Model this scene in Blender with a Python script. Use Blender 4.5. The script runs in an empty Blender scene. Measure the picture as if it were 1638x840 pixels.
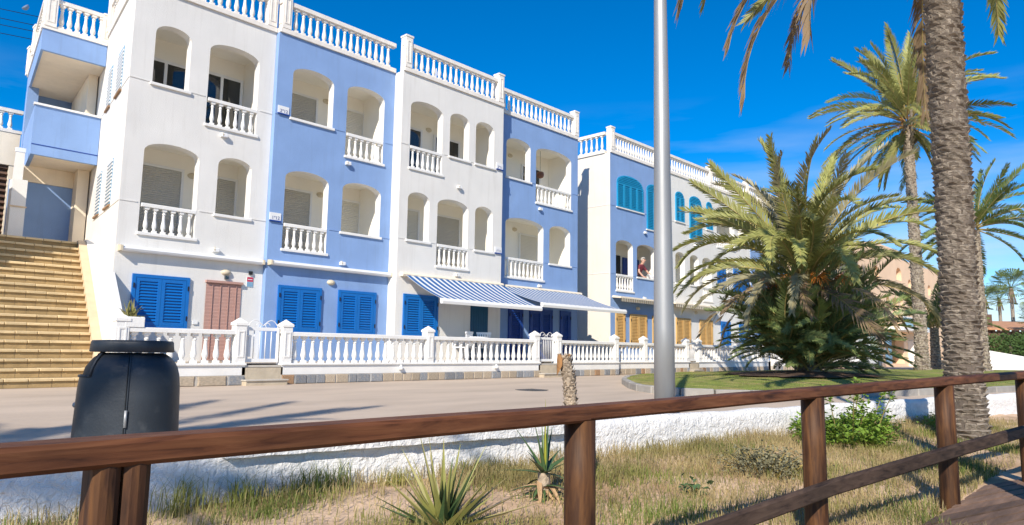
import bpy, math, random
from mathutils import Vector, Matrix, Quaternion
random.seed(7)
R = math.radians
sc = bpy.context.scene
COL = sc.collection

# ------------------------------------------------------------------ camera
TH, PITCH, ROLL = R(43.444), R(7.031), R(0.866)
EYE = 0.8
cF = Vector((math.cos(TH)*math.cos(PITCH), math.sin(TH)*math.cos(PITCH), math.sin(PITCH)))
cR0 = Vector((math.sin(TH), -math.cos(TH), 0))
cU0 = cR0.cross(cF)
cR = cR0*math.cos(ROLL) + cU0*math.sin(ROLL)
cU = -cR0*math.sin(ROLL) + cU0*math.cos(ROLL)
camd = bpy.data.cameras.new('camera'); cam = bpy.data.objects.new('camera', camd); COL.objects.link(cam)
camd.sensor_width = 36; camd.lens = 1128.218/1638*36
camd.clip_start = 0.05; camd.clip_end = 6000
M = Matrix((cR, cU, -cF)).transposed().to_4x4(); M.translation = (0, 0, EYE)
cam.matrix_world = M
sc.camera = cam

# ------------------------------------------------------------------ sky, sun, exposure
SUN_EL, SUN_HEAD = R(33), R(28.2)          # the light travels towards heading SUN_HEAD
w = bpy.data.worlds.new('World'); sc.world = w; w.use_nodes = True
nt = w.node_tree; bg = nt.nodes['Background']
sky = nt.nodes.new('ShaderNodeTexSky'); sky.sky_type = 'NISHITA'; sky.sun_disc = False
sky.sun_elevation = SUN_EL
sky.sun_rotation = math.atan2(-math.cos(SUN_HEAD), -math.sin(SUN_HEAD)) % (2*math.pi)
sky.air_density = .85; sky.dust_density = 0.0; sky.ozone_density = 4.0
hs = nt.nodes.new('ShaderNodeHueSaturation'); hs.inputs['Saturation'].default_value = 1.42; hs.inputs['Hue'].default_value = .503
nt.links.new(sky.outputs[0], hs.inputs['Color'])
# thin high cloud streaks low over the horizon
geo = nt.nodes.new('ShaderNodeTexCoord'); mp = nt.nodes.new('ShaderNodeMapping')
mp.inputs['Scale'].default_value = (2.2, 2.2, 14)
nz = nt.nodes.new('ShaderNodeTexNoise'); nz.inputs['Scale'].default_value = 1.6; nz.inputs['Detail'].default_value = 6
cr = nt.nodes.new('ShaderNodeMapRange'); cr.inputs[1].default_value = .46; cr.inputs[2].default_value = .72
sep = nt.nodes.new('ShaderNodeSeparateXYZ')
zr = nt.nodes.new('ShaderNodeMapRange'); zr.inputs[1].default_value = .34; zr.inputs[2].default_value = .06
mul = nt.nodes.new('ShaderNodeMath'); mul.operation = 'MULTIPLY'
mul2 = nt.nodes.new('ShaderNodeMath'); mul2.operation = 'MULTIPLY'; mul2.inputs[1].default_value = .8
mix = nt.nodes.new('ShaderNodeMix'); mix.data_type = 'RGBA'
mix.inputs['B'].default_value = (4.6, 5.1, 5.8, 1)
L = nt.links.new
L(geo.outputs['Generated'], mp.inputs[0]); L(mp.outputs[0], nz.inputs[0]); L(nz.outputs[0], cr.inputs[0])
L(geo.outputs['Generated'], sep.inputs[0]); L(sep.outputs[2], zr.inputs[0])
L(cr.outputs[0], mul.inputs[0]); L(zr.outputs[0], mul.inputs[1]); L(mul.outputs[0], mul2.inputs[0])
L(mul2.outputs[0], mix.inputs['Factor']); L(hs.outputs[0], mix.inputs['A']); L(mix.outputs['Result'], bg.inputs[0])
bg.inputs[1].default_value = 0.113
sd = bpy.data.lights.new('sun', 'SUN'); sd.energy = 4.15; sd.angle = R(0.53); sd.color = (1, .915, .79)
sun = bpy.data.objects.new('sun', sd); COL.objects.link(sun)
sun.rotation_euler = Vector((math.cos(SUN_HEAD)*math.cos(SUN_EL), math.sin(SUN_HEAD)*math.cos(SUN_EL), -math.sin(SUN_EL))).to_track_quat('-Z', 'Y').to_euler()
sun.location = (-20, -10, 30)
vs = sc.view_settings; vs.view_transform = 'Standard'; vs.look = 'None'; vs.exposure = 0.56; vs.gamma = 1
sc.cycles.max_bounces = 9; sc.cycles.diffuse_bounces = 8; sc.cycles.transparent_max_bounces = 6

# ------------------------------------------------------------------ materials
MATS = {}
def mat(name, col, rough=.8, var=.06, vscale=3.0, bump=0.0, bscale=40.0, metal=0.0, objvar=0.0, col2=None, c2scale=2.0, c2lo=.45, c2hi=.65, spec=None, trans=0.0, coord='Object', stretch=(1,1,1), sss=0, streak=0):
    m = bpy.data.materials.new(name); m.use_nodes = True; MATS[name] = m
    n = m.node_tree.nodes; lk = m.node_tree.links.new; b = n['Principled BSDF']
    b.inputs['Roughness'].default_value = rough; b.inputs['Metallic'].default_value = metal
    if spec is not None: b.inputs['Specular IOR Level'].default_value = spec
    tc = n.new('ShaderNodeTexCoord'); mp = n.new('ShaderNodeMapping'); lk(tc.outputs[coord], mp.inputs[0])
    mp.inputs['Scale'].default_value = stretch
    src = None
    rgb = n.new('ShaderNodeRGB'); rgb.outputs[0].default_value = (*col, 1); src = rgb.outputs[0]
    if col2:
        nz = n.new('ShaderNodeTexNoise'); nz.inputs['Scale'].default_value = c2scale; nz.inputs['Detail'].default_value = 5; lk(mp.outputs[0], nz.inputs[0])
        mr = n.new('ShaderNodeMapRange'); mr.inputs[1].default_value = c2lo; mr.inputs[2].default_value = c2hi; lk(nz.outputs[0], mr.inputs[0])
        mx = n.new('ShaderNodeMix'); mx.data_type = 'RGBA'; lk(mr.outputs[0], mx.inputs['Factor']); lk(src, mx.inputs['A']); mx.inputs['B'].default_value = (*col2, 1); src = mx.outputs['Result']
    if var:
        nz = n.new('ShaderNodeTexNoise'); nz.inputs['Scale'].default_value = vscale; nz.inputs['Detail'].default_value = 6; lk(mp.outputs[0], nz.inputs[0])
        mr = n.new('ShaderNodeMapRange'); mr.inputs[1].default_value = .3; mr.inputs[2].default_value = .7; mr.inputs[3].default_value = 1-var; mr.inputs[4].default_value = 1+var; lk(nz.outputs[0], mr.inputs[0])
        hv = n.new('ShaderNodeHueSaturation'); lk(src, hv.inputs['Color']); lk(mr.outputs[0], hv.inputs['Value']); src = hv.outputs[0]
    if streak:   # rain streaks and grime, running down
        mp3 = n.new('ShaderNodeMapping'); mp3.inputs['Scale'].default_value = (5, 5, .35); lk(tc.outputs[coord], mp3.inputs[0])
        nz = n.new('ShaderNodeTexNoise'); nz.inputs['Scale'].default_value = 1.4; nz.inputs['Detail'].default_value = 7; nz.inputs['Roughness'].default_value = .65; lk(mp3.outputs[0], nz.inputs[0])
        mr = n.new('ShaderNodeMapRange'); mr.inputs[1].default_value = .52; mr.inputs[2].default_value = .8; mr.inputs[3].default_value = 0; mr.inputs[4].default_value = streak; lk(nz.outputs[0], mr.inputs[0])
        mx = n.new('ShaderNodeMix'); mx.data_type = 'RGBA'; lk(mr.outputs[0], mx.inputs['Factor']); lk(src, mx.inputs['A']); mx.inputs['B'].default_value = (col[0]*.55+.02, col[1]*.52+.02, col[2]*.5, 1); src = mx.outputs['Result']
    if objvar:
        oi = n.new('ShaderNodeObjectInfo'); mr = n.new('ShaderNodeMapRange'); mr.inputs[3].default_value = 1-objvar; mr.inputs[4].default_value = 1+objvar; lk(oi.outputs['Random'], mr.inputs[0])
        hv = n.new('ShaderNodeHueSaturation'); lk(src, hv.inputs['Color']); lk(mr.outputs[0], hv.inputs['Value']); src = hv.outputs[0]
    lk(src, b.inputs['Base Color'])
    if bump:
        nz = n.new('ShaderNodeTexNoise'); nz.inputs['Scale'].default_value = bscale; nz.inputs['Detail'].default_value = 4; lk(mp.outputs[0], nz.inputs[0])
        bp = n.new('ShaderNodeBump'); bp.inputs['Strength'].default_value = min(1, bump); bp.inputs['Distance'].default_value = .02; lk(nz.outputs[0], bp.inputs['Height']); lk(bp.outputs[0], b.inputs['Normal'])
    if trans:
        tr = n.new('ShaderNodeBsdfTranslucent'); lk(src, tr.inputs[0]); ms = n.new('ShaderNodeMixShader'); ms.inputs[0].default_value = trans
        lk(b.outputs[0], ms.inputs[1]); lk(tr.outputs[0], ms.inputs[2]); lk(ms.outputs[0], n['Material Output'].inputs[0])
    return m
mat('white_render', (.745,.728,.69), .9, .045, 1.2, .35, 60, streak=.26)
mat('end_white', (.76,.70,.61), .9, .035, 1.2, .35, 60, streak=.16)
mat('white_paint', (.80,.785,.75), .7, .05, 2.5, .2, 30, streak=.10)
mat('cream_paint', (.84,.73,.57), .85, .05, 2.0, .3, 40, streak=.2)
mat('roof_white', (.80,.75,.68), .8, .07, 5.0, .3, 30, streak=.22)
mat('blue_render', (.225,.355,.615), .88, .07, 1.3, .35, 60, streak=.30)
mat('loggia', (.90,.87,.79), .9, .03, 1.0, .15, 40)
mat('shutter_blue', (.003,.14,.47), .45, .05, 4, objvar=.06)
mat('teal_blue', (.010,.285,.52), .5, .05, 4, objvar=.05)
mat('teal_dark', (.004,.075,.16), .5, .08, 5)
mat('dark_blue', (.008,.05,.27), .5, .05, 4)
mat('orange_wood', (.60,.37,.13), .6, .14, 6, .2, 20, stretch=(1,1,.2), objvar=.05)
mat('pink_blind', (.47,.275,.225), .8, .05, 6, .2, 60)
mat('roller', (.47,.45,.40), .7, .03, 2)
mat('roller_light', (.66,.635,.56), .7, .03, 2)
mat('white_metal', (.80,.80,.79), .35, .02, 3)
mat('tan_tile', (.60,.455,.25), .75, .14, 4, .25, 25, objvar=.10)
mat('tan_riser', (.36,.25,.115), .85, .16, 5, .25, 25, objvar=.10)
mat('sand_strip', (.66,.50,.33), .85, .08, 4, .2, 30)
mat('concrete', (.53,.425,.325), .92, .11, 1.1, .35, 25, stretch=(.35,1,1), col2=(.45,.36,.27), c2scale=.9, c2lo=.5, c2hi=.75)
mat('kerb', (.31,.29,.26), .9, .12, 5, .4, 25, objvar=.08)
mat('sand', (.62,.44,.29), .95, .18, 5.0, .9, 22, col2=(.42,.27,.15), c2scale=1.5)
mat('ground', (.34,.27,.19), .95, .15, .05)
mat('lawn', (.21,.25,.035), .95, .3, 3.0, 1.0, 60, col2=(.34,.28,.09), c2scale=1.1)
mat('mulch', (.10,.055,.03), .95, .3, 8, 1.0, 40)
mat('stone_grey', (.24,.255,.28), .8, .22, 9, .6, 18, objvar=.22, col2=(.33,.31,.28), c2scale=5)
mat('stone_tan', (.44,.36,.265), .85, .2, 8, .6, 18, objvar=.15)
mat('stone_brown', (.33,.20,.11), .85, .22, 8, .6, 18, objvar=.2)
mat('mortar', (.50,.46,.40), .95, .1, 6)
mat('step_stone', (.50,.42,.31), .85, .12, 5, .3, 25)
def wood(name, c1, c2, stretch, rough=.62, bump=.5):
    m = mat(name, c1, rough, .25, 1.6, 0); n = m.node_tree.nodes; lk = m.node_tree.links.new; b = n['Principled BSDF']
    b.inputs['Specular IOR Level'].default_value = .3
    tc = n.new('ShaderNodeTexCoord'); mp = n.new('ShaderNodeMapping'); mp.inputs['Scale'].default_value = stretch; lk(tc.outputs['Object'], mp.inputs[0])
    nz = n.new('ShaderNodeTexNoise'); nz.inputs['Scale'].default_value = 1.0; nz.inputs['Detail'].default_value = 7; nz.inputs['Roughness'].default_value = .6; nz.inputs['Distortion'].default_value = .5; lk(mp.outputs[0], nz.inputs[0])
    r = n.new('ShaderNodeValToRGB'); e = r.color_ramp.elements
    e[0].position = .30; e[0].color = (c1[0]*.30, c1[1]*.28, c1[2]*.3, 1); e[1].position = .74; e[1].color = (*c2, 1); q = r.color_ramp.elements.new(.46); q.color = (*c1, 1)
    lk(nz.outputs[0], r.inputs[0])
    nb = n.new('ShaderNodeTexNoise'); nb.inputs['Scale'].default_value = 1.7; nb.inputs['Detail'].default_value = 4; lk(tc.outputs['Object'], nb.inputs[0])
    mr = n.new('ShaderNodeMapRange'); mr.inputs[1].default_value = .35; mr.inputs[2].default_value = .68; mr.inputs[3].default_value = .55; mr.inputs[4].default_value = 1.15; lk(nb.outputs[0], mr.inputs[0])
    hv = n.new('ShaderNodeHueSaturation'); lk(r.outputs[0], hv.inputs['Color']); lk(mr.outputs[0], hv.inputs['Value']); lk(hv.outputs[0], b.inputs['Base Color'])
    bp = n.new('ShaderNodeBump'); bp.inputs['Strength'].default_value = bump; bp.inputs['Distance'].default_value = .006; lk(nz.outputs[0], bp.inputs['Height']); lk(bp.outputs[0], b.inputs['Normal'])
wood('wood', (.125,.044,.017), (.21,.085,.034), (3,34,34))
wood('wood_low', (.07,.043,.030), (.125,.08,.055), (3,34,34), .75)
wood('wood_post', (.075,.031,.013), (.19,.083,.027), (30,30,3))
mat('plank', (.17,.105,.07), .8, .3, 5, .5, 14, objvar=.4, stretch=(.4,3,3))
mat('bin_plastic', (.025,.031,.039), .46, .18, 4, .08, 60, spec=.4, col2=(.055,.06,.065), c2scale=7, c2lo=.58, c2hi=.74)
mat('bin_dark', (.008,.009,.01), .6, 0)
mat('galv', (.35,.355,.355), .5, .16, 3, .05, 40, metal=.45, stretch=(1,1,.15))
mat('rust', (.20,.09,.04), .8, .2, 10)
mat('bark', (.29,.245,.195), .95, .35, 11, .9, 45, col2=(.18,.145,.11), c2scale=6)
mat('bark_core', (.12,.095,.074), .95, .3, 10, .8, 30)
mat('bark_light', (.37,.315,.25), .95, .25, 10, .8, 30, col2=(.24,.19,.145), c2scale=7)
mat('stub_bark', (.40,.32,.235), .95, .25, 14, .8, 40)
mat('stub_cut', (.30,.15,.055), .9, .25, 14, .5, 30)
mat('frond', (.33,.335,.105), .55, .22, 2, objvar=.32, trans=.3)
mat('frond_dark', (.19,.245,.085), .55, .22, 2, objvar=.35, trans=.3)
mat('frond_green', (.16,.21,.055), .55, .22, 2, objvar=.25, trans=.25)
mat('frond_dead', (.25,.175,.10), .8, .25, 3, objvar=.3, trans=.15)
mat('frond_pale', (.34,.31,.18), .7, .22, 3, objvar=.25, trans=.2)
mat('rachis', (.34,.26,.09), .6, .15, 3, objvar=.2)
mat('rachis_orange', (.42,.22,.06), .6, .15, 3, objvar=.2)
mat('fruit', (.62,.20,.025), .6, .2, 8, objvar=.2)
mat('grass_green', (.15,.20,.035), .7, .3, 2, trans=.3, col2=(.30,.28,.08), c2scale=1.2)
mat('grass_dry', (.42,.33,.16), .8, .25, 2, trans=.25, col2=(.25,.22,.075), c2scale=1.6)
mat('shrub_leaf', (.19,.30,.04), .5, .25, 3, trans=.25)
mat('grey_bush', (.24,.225,.13), .8, .3, 4, trans=.2)
mat('agave', (.27,.27,.075), .5, .2, 3, trans=.1, col2=(.38,.31,.15), c2scale=2)
mat('agave_dark', (.06,.11,.04), .45, .2, 3)
mat('yucca_yellow', (.42,.42,.05), .5, .15, 3, trans=.2)
mat('dry_leaf', (.46,.30,.16), .85, .2, 4)
mat('hedge', (.05,.10,.018), .8, .35, 3, trans=.1)
mat('peach', (.84,.60,.40), .9, .05, 1, .2, 30)
mat('tile_roof', (.50,.26,.14), .85, .2, 3, .4, 10)
mat('timber', (.13,.075,.05), .85, .25, 3, .3, 10)
mat('lamp_beige', (.62,.54,.40), .5, .04)
mat('red', (.50,.03,.08), .6, 0)
mat('sign_blue', (.20,.37,.52), .6, 0)
mat('ink', (.03,.05,.22), .6, 0)
mat('black', (.015,.015,.017), .5, 0)
mat('skin', (.56,.33,.24), .55, .05, 6)
mat('maroon', (.16,.025,.04), .85, .08, 10)
mat('trousers', (.06,.07,.10), .85, .05)
mat('hair', (.40,.38,.36), .8, .15, 30)
mat('towel', (.80,.80,.80), .9, .04)
mat('moon', (.30,.40,.55), .9, .1, .3)
mat('iron', (.10,.10,.10), .6, .15, 10, metal=.5)
mat('car_white', (.70,.71,.72), .25, .02)
mat('wire', (.02,.02,.025), .6, 0)
mat('wicker', (.20,.085,.05), .8, .25, 20)
m = mat('rough_white', (.80,.79,.77), .92, .06, 2.2, 0)
n = m.node_tree.nodes; lk = m.node_tree.links.new; b = n['Principled BSDF']
tc = n.new('ShaderNodeTexCoord'); nz = n.new('ShaderNodeTexNoise'); nz.inputs['Scale'].default_value = 16; nz.inputs['Detail'].default_value = 5; nz.inputs['Roughness'].default_value = .62; nz.inputs['Distortion'].default_value = .6
lk(tc.outputs['Object'], nz.inputs[0]); bp = n.new('ShaderNodeBump'); bp.inputs['Strength'].default_value = .85; bp.inputs['Distance'].default_value = .05; lk(nz.outputs[0], bp.inputs['Height']); lk(bp.outputs[0], b.inputs['Normal'])
def glass(name, col, rough=.04):
    m = bpy.data.materials.new(name); m.use_nodes = True; b = m.node_tree.nodes['Principled BSDF']; MATS[name] = m
    b.inputs['Base Color'].default_value = (*col, 1); b.inputs['Roughness'].default_value = rough; b.inputs['Specular IOR Level'].default_value = .9
glass('glass', (.02,.024,.028))
def stripes(name, c1, c2, period, axis=0, frac=.5):
    m = mat(name, c1, .85, .04, 3); n = m.node_tree.nodes; lk = m.node_tree.links.new; b = n['Principled BSDF']
    tc = n.new('ShaderNodeTexCoord'); sp = n.new('ShaderNodeSeparateXYZ'); lk(tc.outputs['Object'], sp.inputs[0])
    d = n.new('ShaderNodeMath'); d.operation = 'DIVIDE'; d.inputs[1].default_value = period; lk(sp.outputs[axis], d.inputs[0])
    f = n.new('ShaderNodeMath'); f.operation = 'FRACT'; lk(d.outputs[0], f.inputs[0])
    g = n.new('ShaderNodeMath'); g.operation = 'GREATER_THAN'; g.inputs[1].default_value = frac; lk(f.outputs[0], g.inputs[0])
    mx = n.new('ShaderNodeMix'); mx.data_type = 'RGBA'; lk(g.outputs[0], mx.inputs['Factor']); mx.inputs['A'].default_value = (*c1, 1); mx.inputs['B'].default_value = (*c2, 1)
    lk(mx.outputs['Result'], b.inputs['Base Color'])
    tr = n.new('ShaderNodeBsdfTranslucent'); lk(mx.outputs['Result'], tr.inputs[0]); ms = n.new('ShaderNodeMixShader'); ms.inputs[0].default_value = .12
    lk(b.outputs[0], ms.inputs[1]); lk(tr.outputs[0], ms.inputs[2]); lk(ms.outputs[0], n['Material Output'].inputs[0])
stripes('awning_stripe', (.004,.105,.34), (.74,.75,.74), .235, 0, .56)
stripes('valance_stripe', (.22,.19,.14), (.56,.51,.42), .16)

# ------------------------------------------------------------------ mesh helpers
class MB:
    def __init__(s): s.v = []; s.f = []; s.mi = []; s.cur = 0
    def vert(s, p): s.v.append(tuple(p)); return len(s.v)-1
    def face(s, idx): s.f.append(tuple(idx)); s.mi.append(s.cur)
    def poly(s, pts): s.face([s.vert(p) for p in pts])
    def box(s, x0, x1, y0, y1, z0, z1):
        a = [s.vert(p) for p in ((x0,y0,z0),(x1,y0,z0),(x1,y1,z0),(x0,y1,z0),(x0,y0,z1),(x1,y0,z1),(x1,y1,z1),(x0,y1,z1))]
        for q in ((0,3,2,1),(4,5,6,7),(0,1,5,4),(1,2,6,5),(2,3,7,6),(3,0,4,7)): s.face([a[i] for i in q])
    def bbox(s, x0, x1, y0, y1, z0, z1, c=.008):     # box with chamfered vertical and top edges
        pts = [(x0+c,y0),(x1-c,y0),(x1,y0+c),(x1,y1-c),(x1-c,y1),(x0+c,y1),(x0,y1-c),(x0,y0+c)]
        s.prism(pts, z0, z1-c)
        n = len(pts); cx, cy = (x0+x1)/2, (y0+y1)/2
        top = [(min(max(x, x0+c), x1-c), min(max(y, y0+c), y1-c)) for x, y in pts]
        a = [s.vert((x,y,z1-c)) for x, y in pts]; b = [s.vert((x,y,z1)) for x, y in top]
        for i in range(n): s.face((a[i], a[(i+1)%n], b[(i+1)%n], b[i]))
        s.face(b)
    def prism(s, pts, z0, z1):
        n = len(pts); a = [s.vert((*p, z0)) for p in pts]; b = [s.vert((*p, z1)) for p in pts]
        s.face(a[::-1]); s.face(b)
        for i in range(n): s.face((a[i], a[(i+1)%n], b[(i+1)%n], b[i]))
    def yprism(s, pts, y0, y1):     # outline in x,z extruded along y
        n = len(pts); a = [s.vert((x, y0, z)) for x, z in pts]; b = [s.vert((x, y1, z)) for x, z in pts]
        s.face(a); s.face(b[::-1])
        for i in range(n): s.face((a[(i+1)%n], a[i], b[i], b[(i+1)%n]))
    def xprism(s, pts, x0, x1):     # outline in y,z extruded along x
        n = len(pts); a = [s.vert((x0, y, z)) for y, z in pts]; b = [s.vert((x1, y, z)) for y, z in pts]
        s.face(a[::-1]); s.face(b)
        for i in range(n): s.face((a[i], a[(i+1)%n], b[(i+1)%n], b[i]))
    def bar(s, p, q, w, h=None, up=(0,0,1)):
        h = h or w; p = Vector(p); q = Vector(q); d = (q-p).normalized(); up = Vector(up)
        if abs(d.dot(up)) > .98: up = Vector((1,0,0))
        x = d.cross(up).normalized(); u = x.cross(d)
        a = [s.vert(e + x*sx*w/2 + u*su*h/2) for e in (p, q) for sx, su in ((-1,-1),(1,-1),(1,1),(-1,1))]
        for f in ((0,3,2,1),(4,5,6,7),(0,1,5,4),(1,2,6,5),(2,3,7,6),(3,0,4,7)): s.face([a[i] for i in f])
    def tube(s, pts, r, n=8, caps=True):
        rs = r if isinstance(r, (list, tuple)) else [r]*len(pts)
        P = [Vector(p) for p in pts]; rings = []
        ref = Vector((0,0,1))
        for i, p in enumerate(P):
            d = (P[min(i+1,len(P)-1)] - P[max(i-1,0)]).normalized()
            if abs(d.dot(ref)) > .95: ref = Vector((1,0,0)) if abs(d.x) < .9 else Vector((0,1,0))
            x = d.cross(ref).normalized(); u = x.cross(d)
            rings.append([s.vert(p + (x*math.cos(t)+u*math.sin(t))*rs[i]) for t in (2*math.pi*k/n for k in range(n))])
        for a, b in zip(rings, rings[1:]):
            for k in range(n): s.face((a[k], a[(k+1)%n], b[(k+1)%n], b[k]))
        if caps: s.face(rings[0][::-1]); s.face(rings[-1])
    def lathe(s, prof, n=12, c=(0,0,0)):
        rings = [[s.vert((c[0]+r*math.cos(2*math.pi*k/n), c[1]+r*math.sin(2*math.pi*k/n), c[2]+z)) for k in range(n)] for r, z in prof]
        for a, b in zip(rings, rings[1:]):
            for k in range(n): s.face((a[k], a[(k+1)%n], b[(k+1)%n], b[k]))
        s.face(rings[0][::-1]); s.face(rings[-1])
    def mesh(s, name, mats, smooth=False):
        me = bpy.data.meshes.new(name); me.from_pydata(s.v, [], s.f)
        for m in (mats if isinstance(mats, (list, tuple)) else [mats]): me.materials.append(MATS[m])
        me.polygons.foreach_set('material_index', s.mi)
        if smooth: me.polygons.foreach_set('use_smooth', [True]*len(s.f))
        me.update(); return me
    def build(s, name, mats, parent=None, smooth=False, **kw):
        return obj(name, s.mesh(name, mats, smooth), parent, **kw)
def tag(o, label=None, cat=None, group=None, kind=None):
    if label: o['label'] = label
    if cat: o['category'] = cat
    if group: o['group'] = group
    if kind: o['kind'] = kind
    return o
def obj(name, me, parent=None, loc=None, rot=None, scale=None, label=None, cat=None, group=None, kind=None):
    o = bpy.data.objects.new(name, me); COL.objects.link(o)
    if loc: o.location = loc
    if rot: o.rotation_euler = rot
    if scale: o.scale = scale
    if parent:
        o.parent = parent
        if parent.get('_wc'): o.matrix_parent_inverse = Matrix.Translation(-parent.location)
    return tag(o, label, cat, group, kind)
def root(name, loc, label, cat, group=None, world=True, rz=0):
    o = bpy.data.objects.new(name, None); COL.objects.link(o); o.location = loc; o.rotation_euler = (0, 0, rz); o.empty_display_size = .2
    if world: o['_wc'] = 1        # children are given in world coordinates
    return tag(o, label, cat, group)
def box(name, m, parent, *a, bev=0, **kw):
    k = MB(); (k.bbox(*a, bev) if bev else k.box(*a)); return k.build(name, m, parent, **kw)

# ------------------------------------------------------------------ levels and planes taken from the photograph
Y1, Y2, Y3, Y4, YB, YT = 16.281, 16.132, 15.755, 16.156, 16.19, 13.898
X1, X12, X23, X34, X4, XB = 4.963, 8.308, 11.968, 16.131, 20.606, 22.737
ZC, Z2, Z1, FL = 8.75, 6.609, 3.867, 2.742
SLX = .145          # the end wall and the stairs run back at a slight angle
def sidex(y): return X1 + SLX*(y-Y1)
def wall_y(x): return 5.24 - .188*(x-2.6)            # low white wall, its front face
def street_z(x, y): t = min(1, max(0, (13.9-y)/(13.9-wall_y(x)))); return -.10*t

# ------------------------------------------------------------------ ground, street, strip
def sheet(name, m, xs, ys, zf, label=None, kind='structure', smooth=True):
    k = MB(); idx = [[k.vert((x, yf, zf(x, yf))) for x in xs for yf in [y(x) if callable(y) else y]] for y in ys]
    for j in range(len(ys)-1):
        for i in range(len(xs)-1): k.face((idx[j][i], idx[j][i+1], idx[j+1][i+1], idx[j+1][i]))
    return k.build(name, m, None, smooth, kind=kind, label=label)
sheet('ground', 'ground', [-3000, -60, 200, 4000], [-3000, -60, 200, 4000], lambda x, y: -1.2)
xs = [-60, -20, -5, 0, 2, 4, 6, 8, 10, 12, 15, 18, 22, 30, 45, 60, 90, 140, 220]
sheet('street', 'concrete', xs, [lambda x: wall_y(x)+.16 if x < 22 else wall_y(22)+.16-(x-22)*.19, lambda x: 9, 13.9, 60], lambda x, y: street_z(x, y))
def nrand(x, y, s=1.0): return math.sin(x*2.1*s+1.3*math.sin(y*1.7*s))*math.cos(y*2.6*s+.8*math.sin(x*1.9*s))
def strip_z(x, y):
    base = -.45 + .09*min(1, max(0, (y-1.4)/2.8)) + .012*max(0, min(8, x-2))
    return base + .022*nrand(x, y) + .012*nrand(x*2.3, y*2.1) + .008*nrand(x*5.1, y*4.7)
gx = [-6 + i*.2 for i in range(150)]
gy = [(lambda x, t=t: -4 + (wall_y(x)+.08+4)*t) for t in [i/44 for i in range(45)]]
sheet('sandy_ground', 'sand', gx, gy, strip_z)
sheet('beach_ground', 'sand', [-60, -6, 23.8, 220], [-60, -4], lambda x, y: -.5)
sheet('verge', 'sand', [23.7, 40, 220], [-4.5, lambda x: wall_y(23.7)+.2-(x-23.7)*.19], lambda x, y: -.46)

# low white sea wall with rough render, real lumps
def sea_wall():
    t = root('low_wall', (7, wall_y(7), -.4), 'low white roughcast retaining wall between the street and the grassy strip', 'wall')
    k = MB(); NX, prof = 300, []
    xs = [-6+i*(29.7/NX) for i in range(NX+1)]
    for x in xs:
        y = wall_y(x); row = []
        top = .085 + .018*nrand(x*.9, 3) + .008*nrand(x*3, 5)
        for (dy, z, am) in ((0,-.62,.02),(0,-.5,.03),(0,-.4,.03),(0,-.3,.03),(.0,-.2,.03),(.0,-.12,.03),(.0,-.05,.025),(.004,top-.06,.02),(.02,top-.025,.012),(.06,top,.008),(.14,top,.006),(.20,top-.02,.005),(.22,-.2,0)):
            o = am*(nrand(x*3.1, z*14)*.5+nrand(x*7.3, z*23)*.35+nrand(x*13.7, z*31)*.25)
            row.append(k.vert((x, y+dy+o, z)))
        prof.append(row)
    for a, b in zip(prof, prof[1:]):
        for i in range(len(a)-1): k.face((a[i], b[i], b[i+1], a[i+1]))
    k.build('wall', 'rough_white', t, True)
    k = MB(); n = 60; rows = []
    for i in range(n+1):
        x = 2.45 + (5.75-2.45)*i/n; y = wall_y(x); j = .0025*nrand(x*6, 1)
        rows.append([k.vert((x, y+a+j*c, z+.004*nrand(x*9, z*7))) for a, z, c in ((.04,-.035,0),(-.075,-.032,1),(-.078,.05,1),(-.035,.088,0),(.10,.105,0),(.10,-.03,0))])
    for a, b in zip(rows, rows[1:]):
        for i in range(6): k.face((a[i], b[i], b[(i+1)%6], a[(i+1)%6]))
    k.face(rows[0]); k.face(rows[-1][::-1])
    k.build('coping', 'rough_white', t, False)
sea_wall()

# ------------------------------------------------------------------ shared small meshes
def baluster_mesh():
    k = MB(); a = .062
    k.box(-a, a, -a, a, 0, .10); 
    k.lathe([(.052,.10),(.040,.125),(.040,.15),(.060,.22),(.067,.29),(.062,.36),(.046,.50),(.037,.66),(.035,.76),(.050,.785),(.050,.81),(.036,.83),(.040,.87),(.058,.905)], 10)
    k.box(-a, a, -a, a, .905, 1.0)
    me = k.mesh('baluster', 'white_paint'); return me
BAL = baluster_mesh()
BALR = BAL.copy(); BALR.materials.clear(); BALR.materials.append(MATS['roof_white'])
def post_mesh(m, h, w, pyr=.11):
    k = MB(); a = w/2
    k.box(-a, a, -a, a, 0, h-pyr-.05)
    c = a+.018; k.box(-c, c, -c, c, h-pyr-.05, h-pyr)
    i = [k.vert((x, y, h-pyr)) for x, y in ((-c,-c),(c,-c),(c,c),(-c,c))]; t = k.vert((0, 0, h))
    for q in range(4): k.face((i[q], i[(q+1)%4], t))
    # a recessed panel read as a raised frame on the front and left
    for (fx, fy) in ((0,-1),(-1,0)):
        lo, hi = .12, h-pyr-.16
        for (u0, u1, z0, z1) in ((-a*.62,-a*.38,lo,hi),(a*.38,a*.62,lo,hi),(-a*.38,a*.38,hi-.03,hi),(-a*.38,a*.38,lo,lo+.03)):
            if fy: k.box(u0, u1, -a-.012, -a+.01, z0, z1)
            else: k.box(-a-.012, -a+.01, u0, u1, z0, z1)
    return k.mesh('post', m)
POST_G = post_mesh('white_paint', .93, .22); POST_R = post_mesh('roof_white', 1.03, .24, .07)

def balusters(parent, x0, x1, y, z0, z1, n, me=BAL, s=1.0, dirx=True):
    for i in range(n):
        u = x0 + (x1-x0)*(i+.5)/n
        obj('baluster', me, parent, loc=(u, y, z0) if dirx else (y(u) if callable(y) else y, u, z0), scale=(s*.9, s*.9, (z1-z0)))

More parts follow.
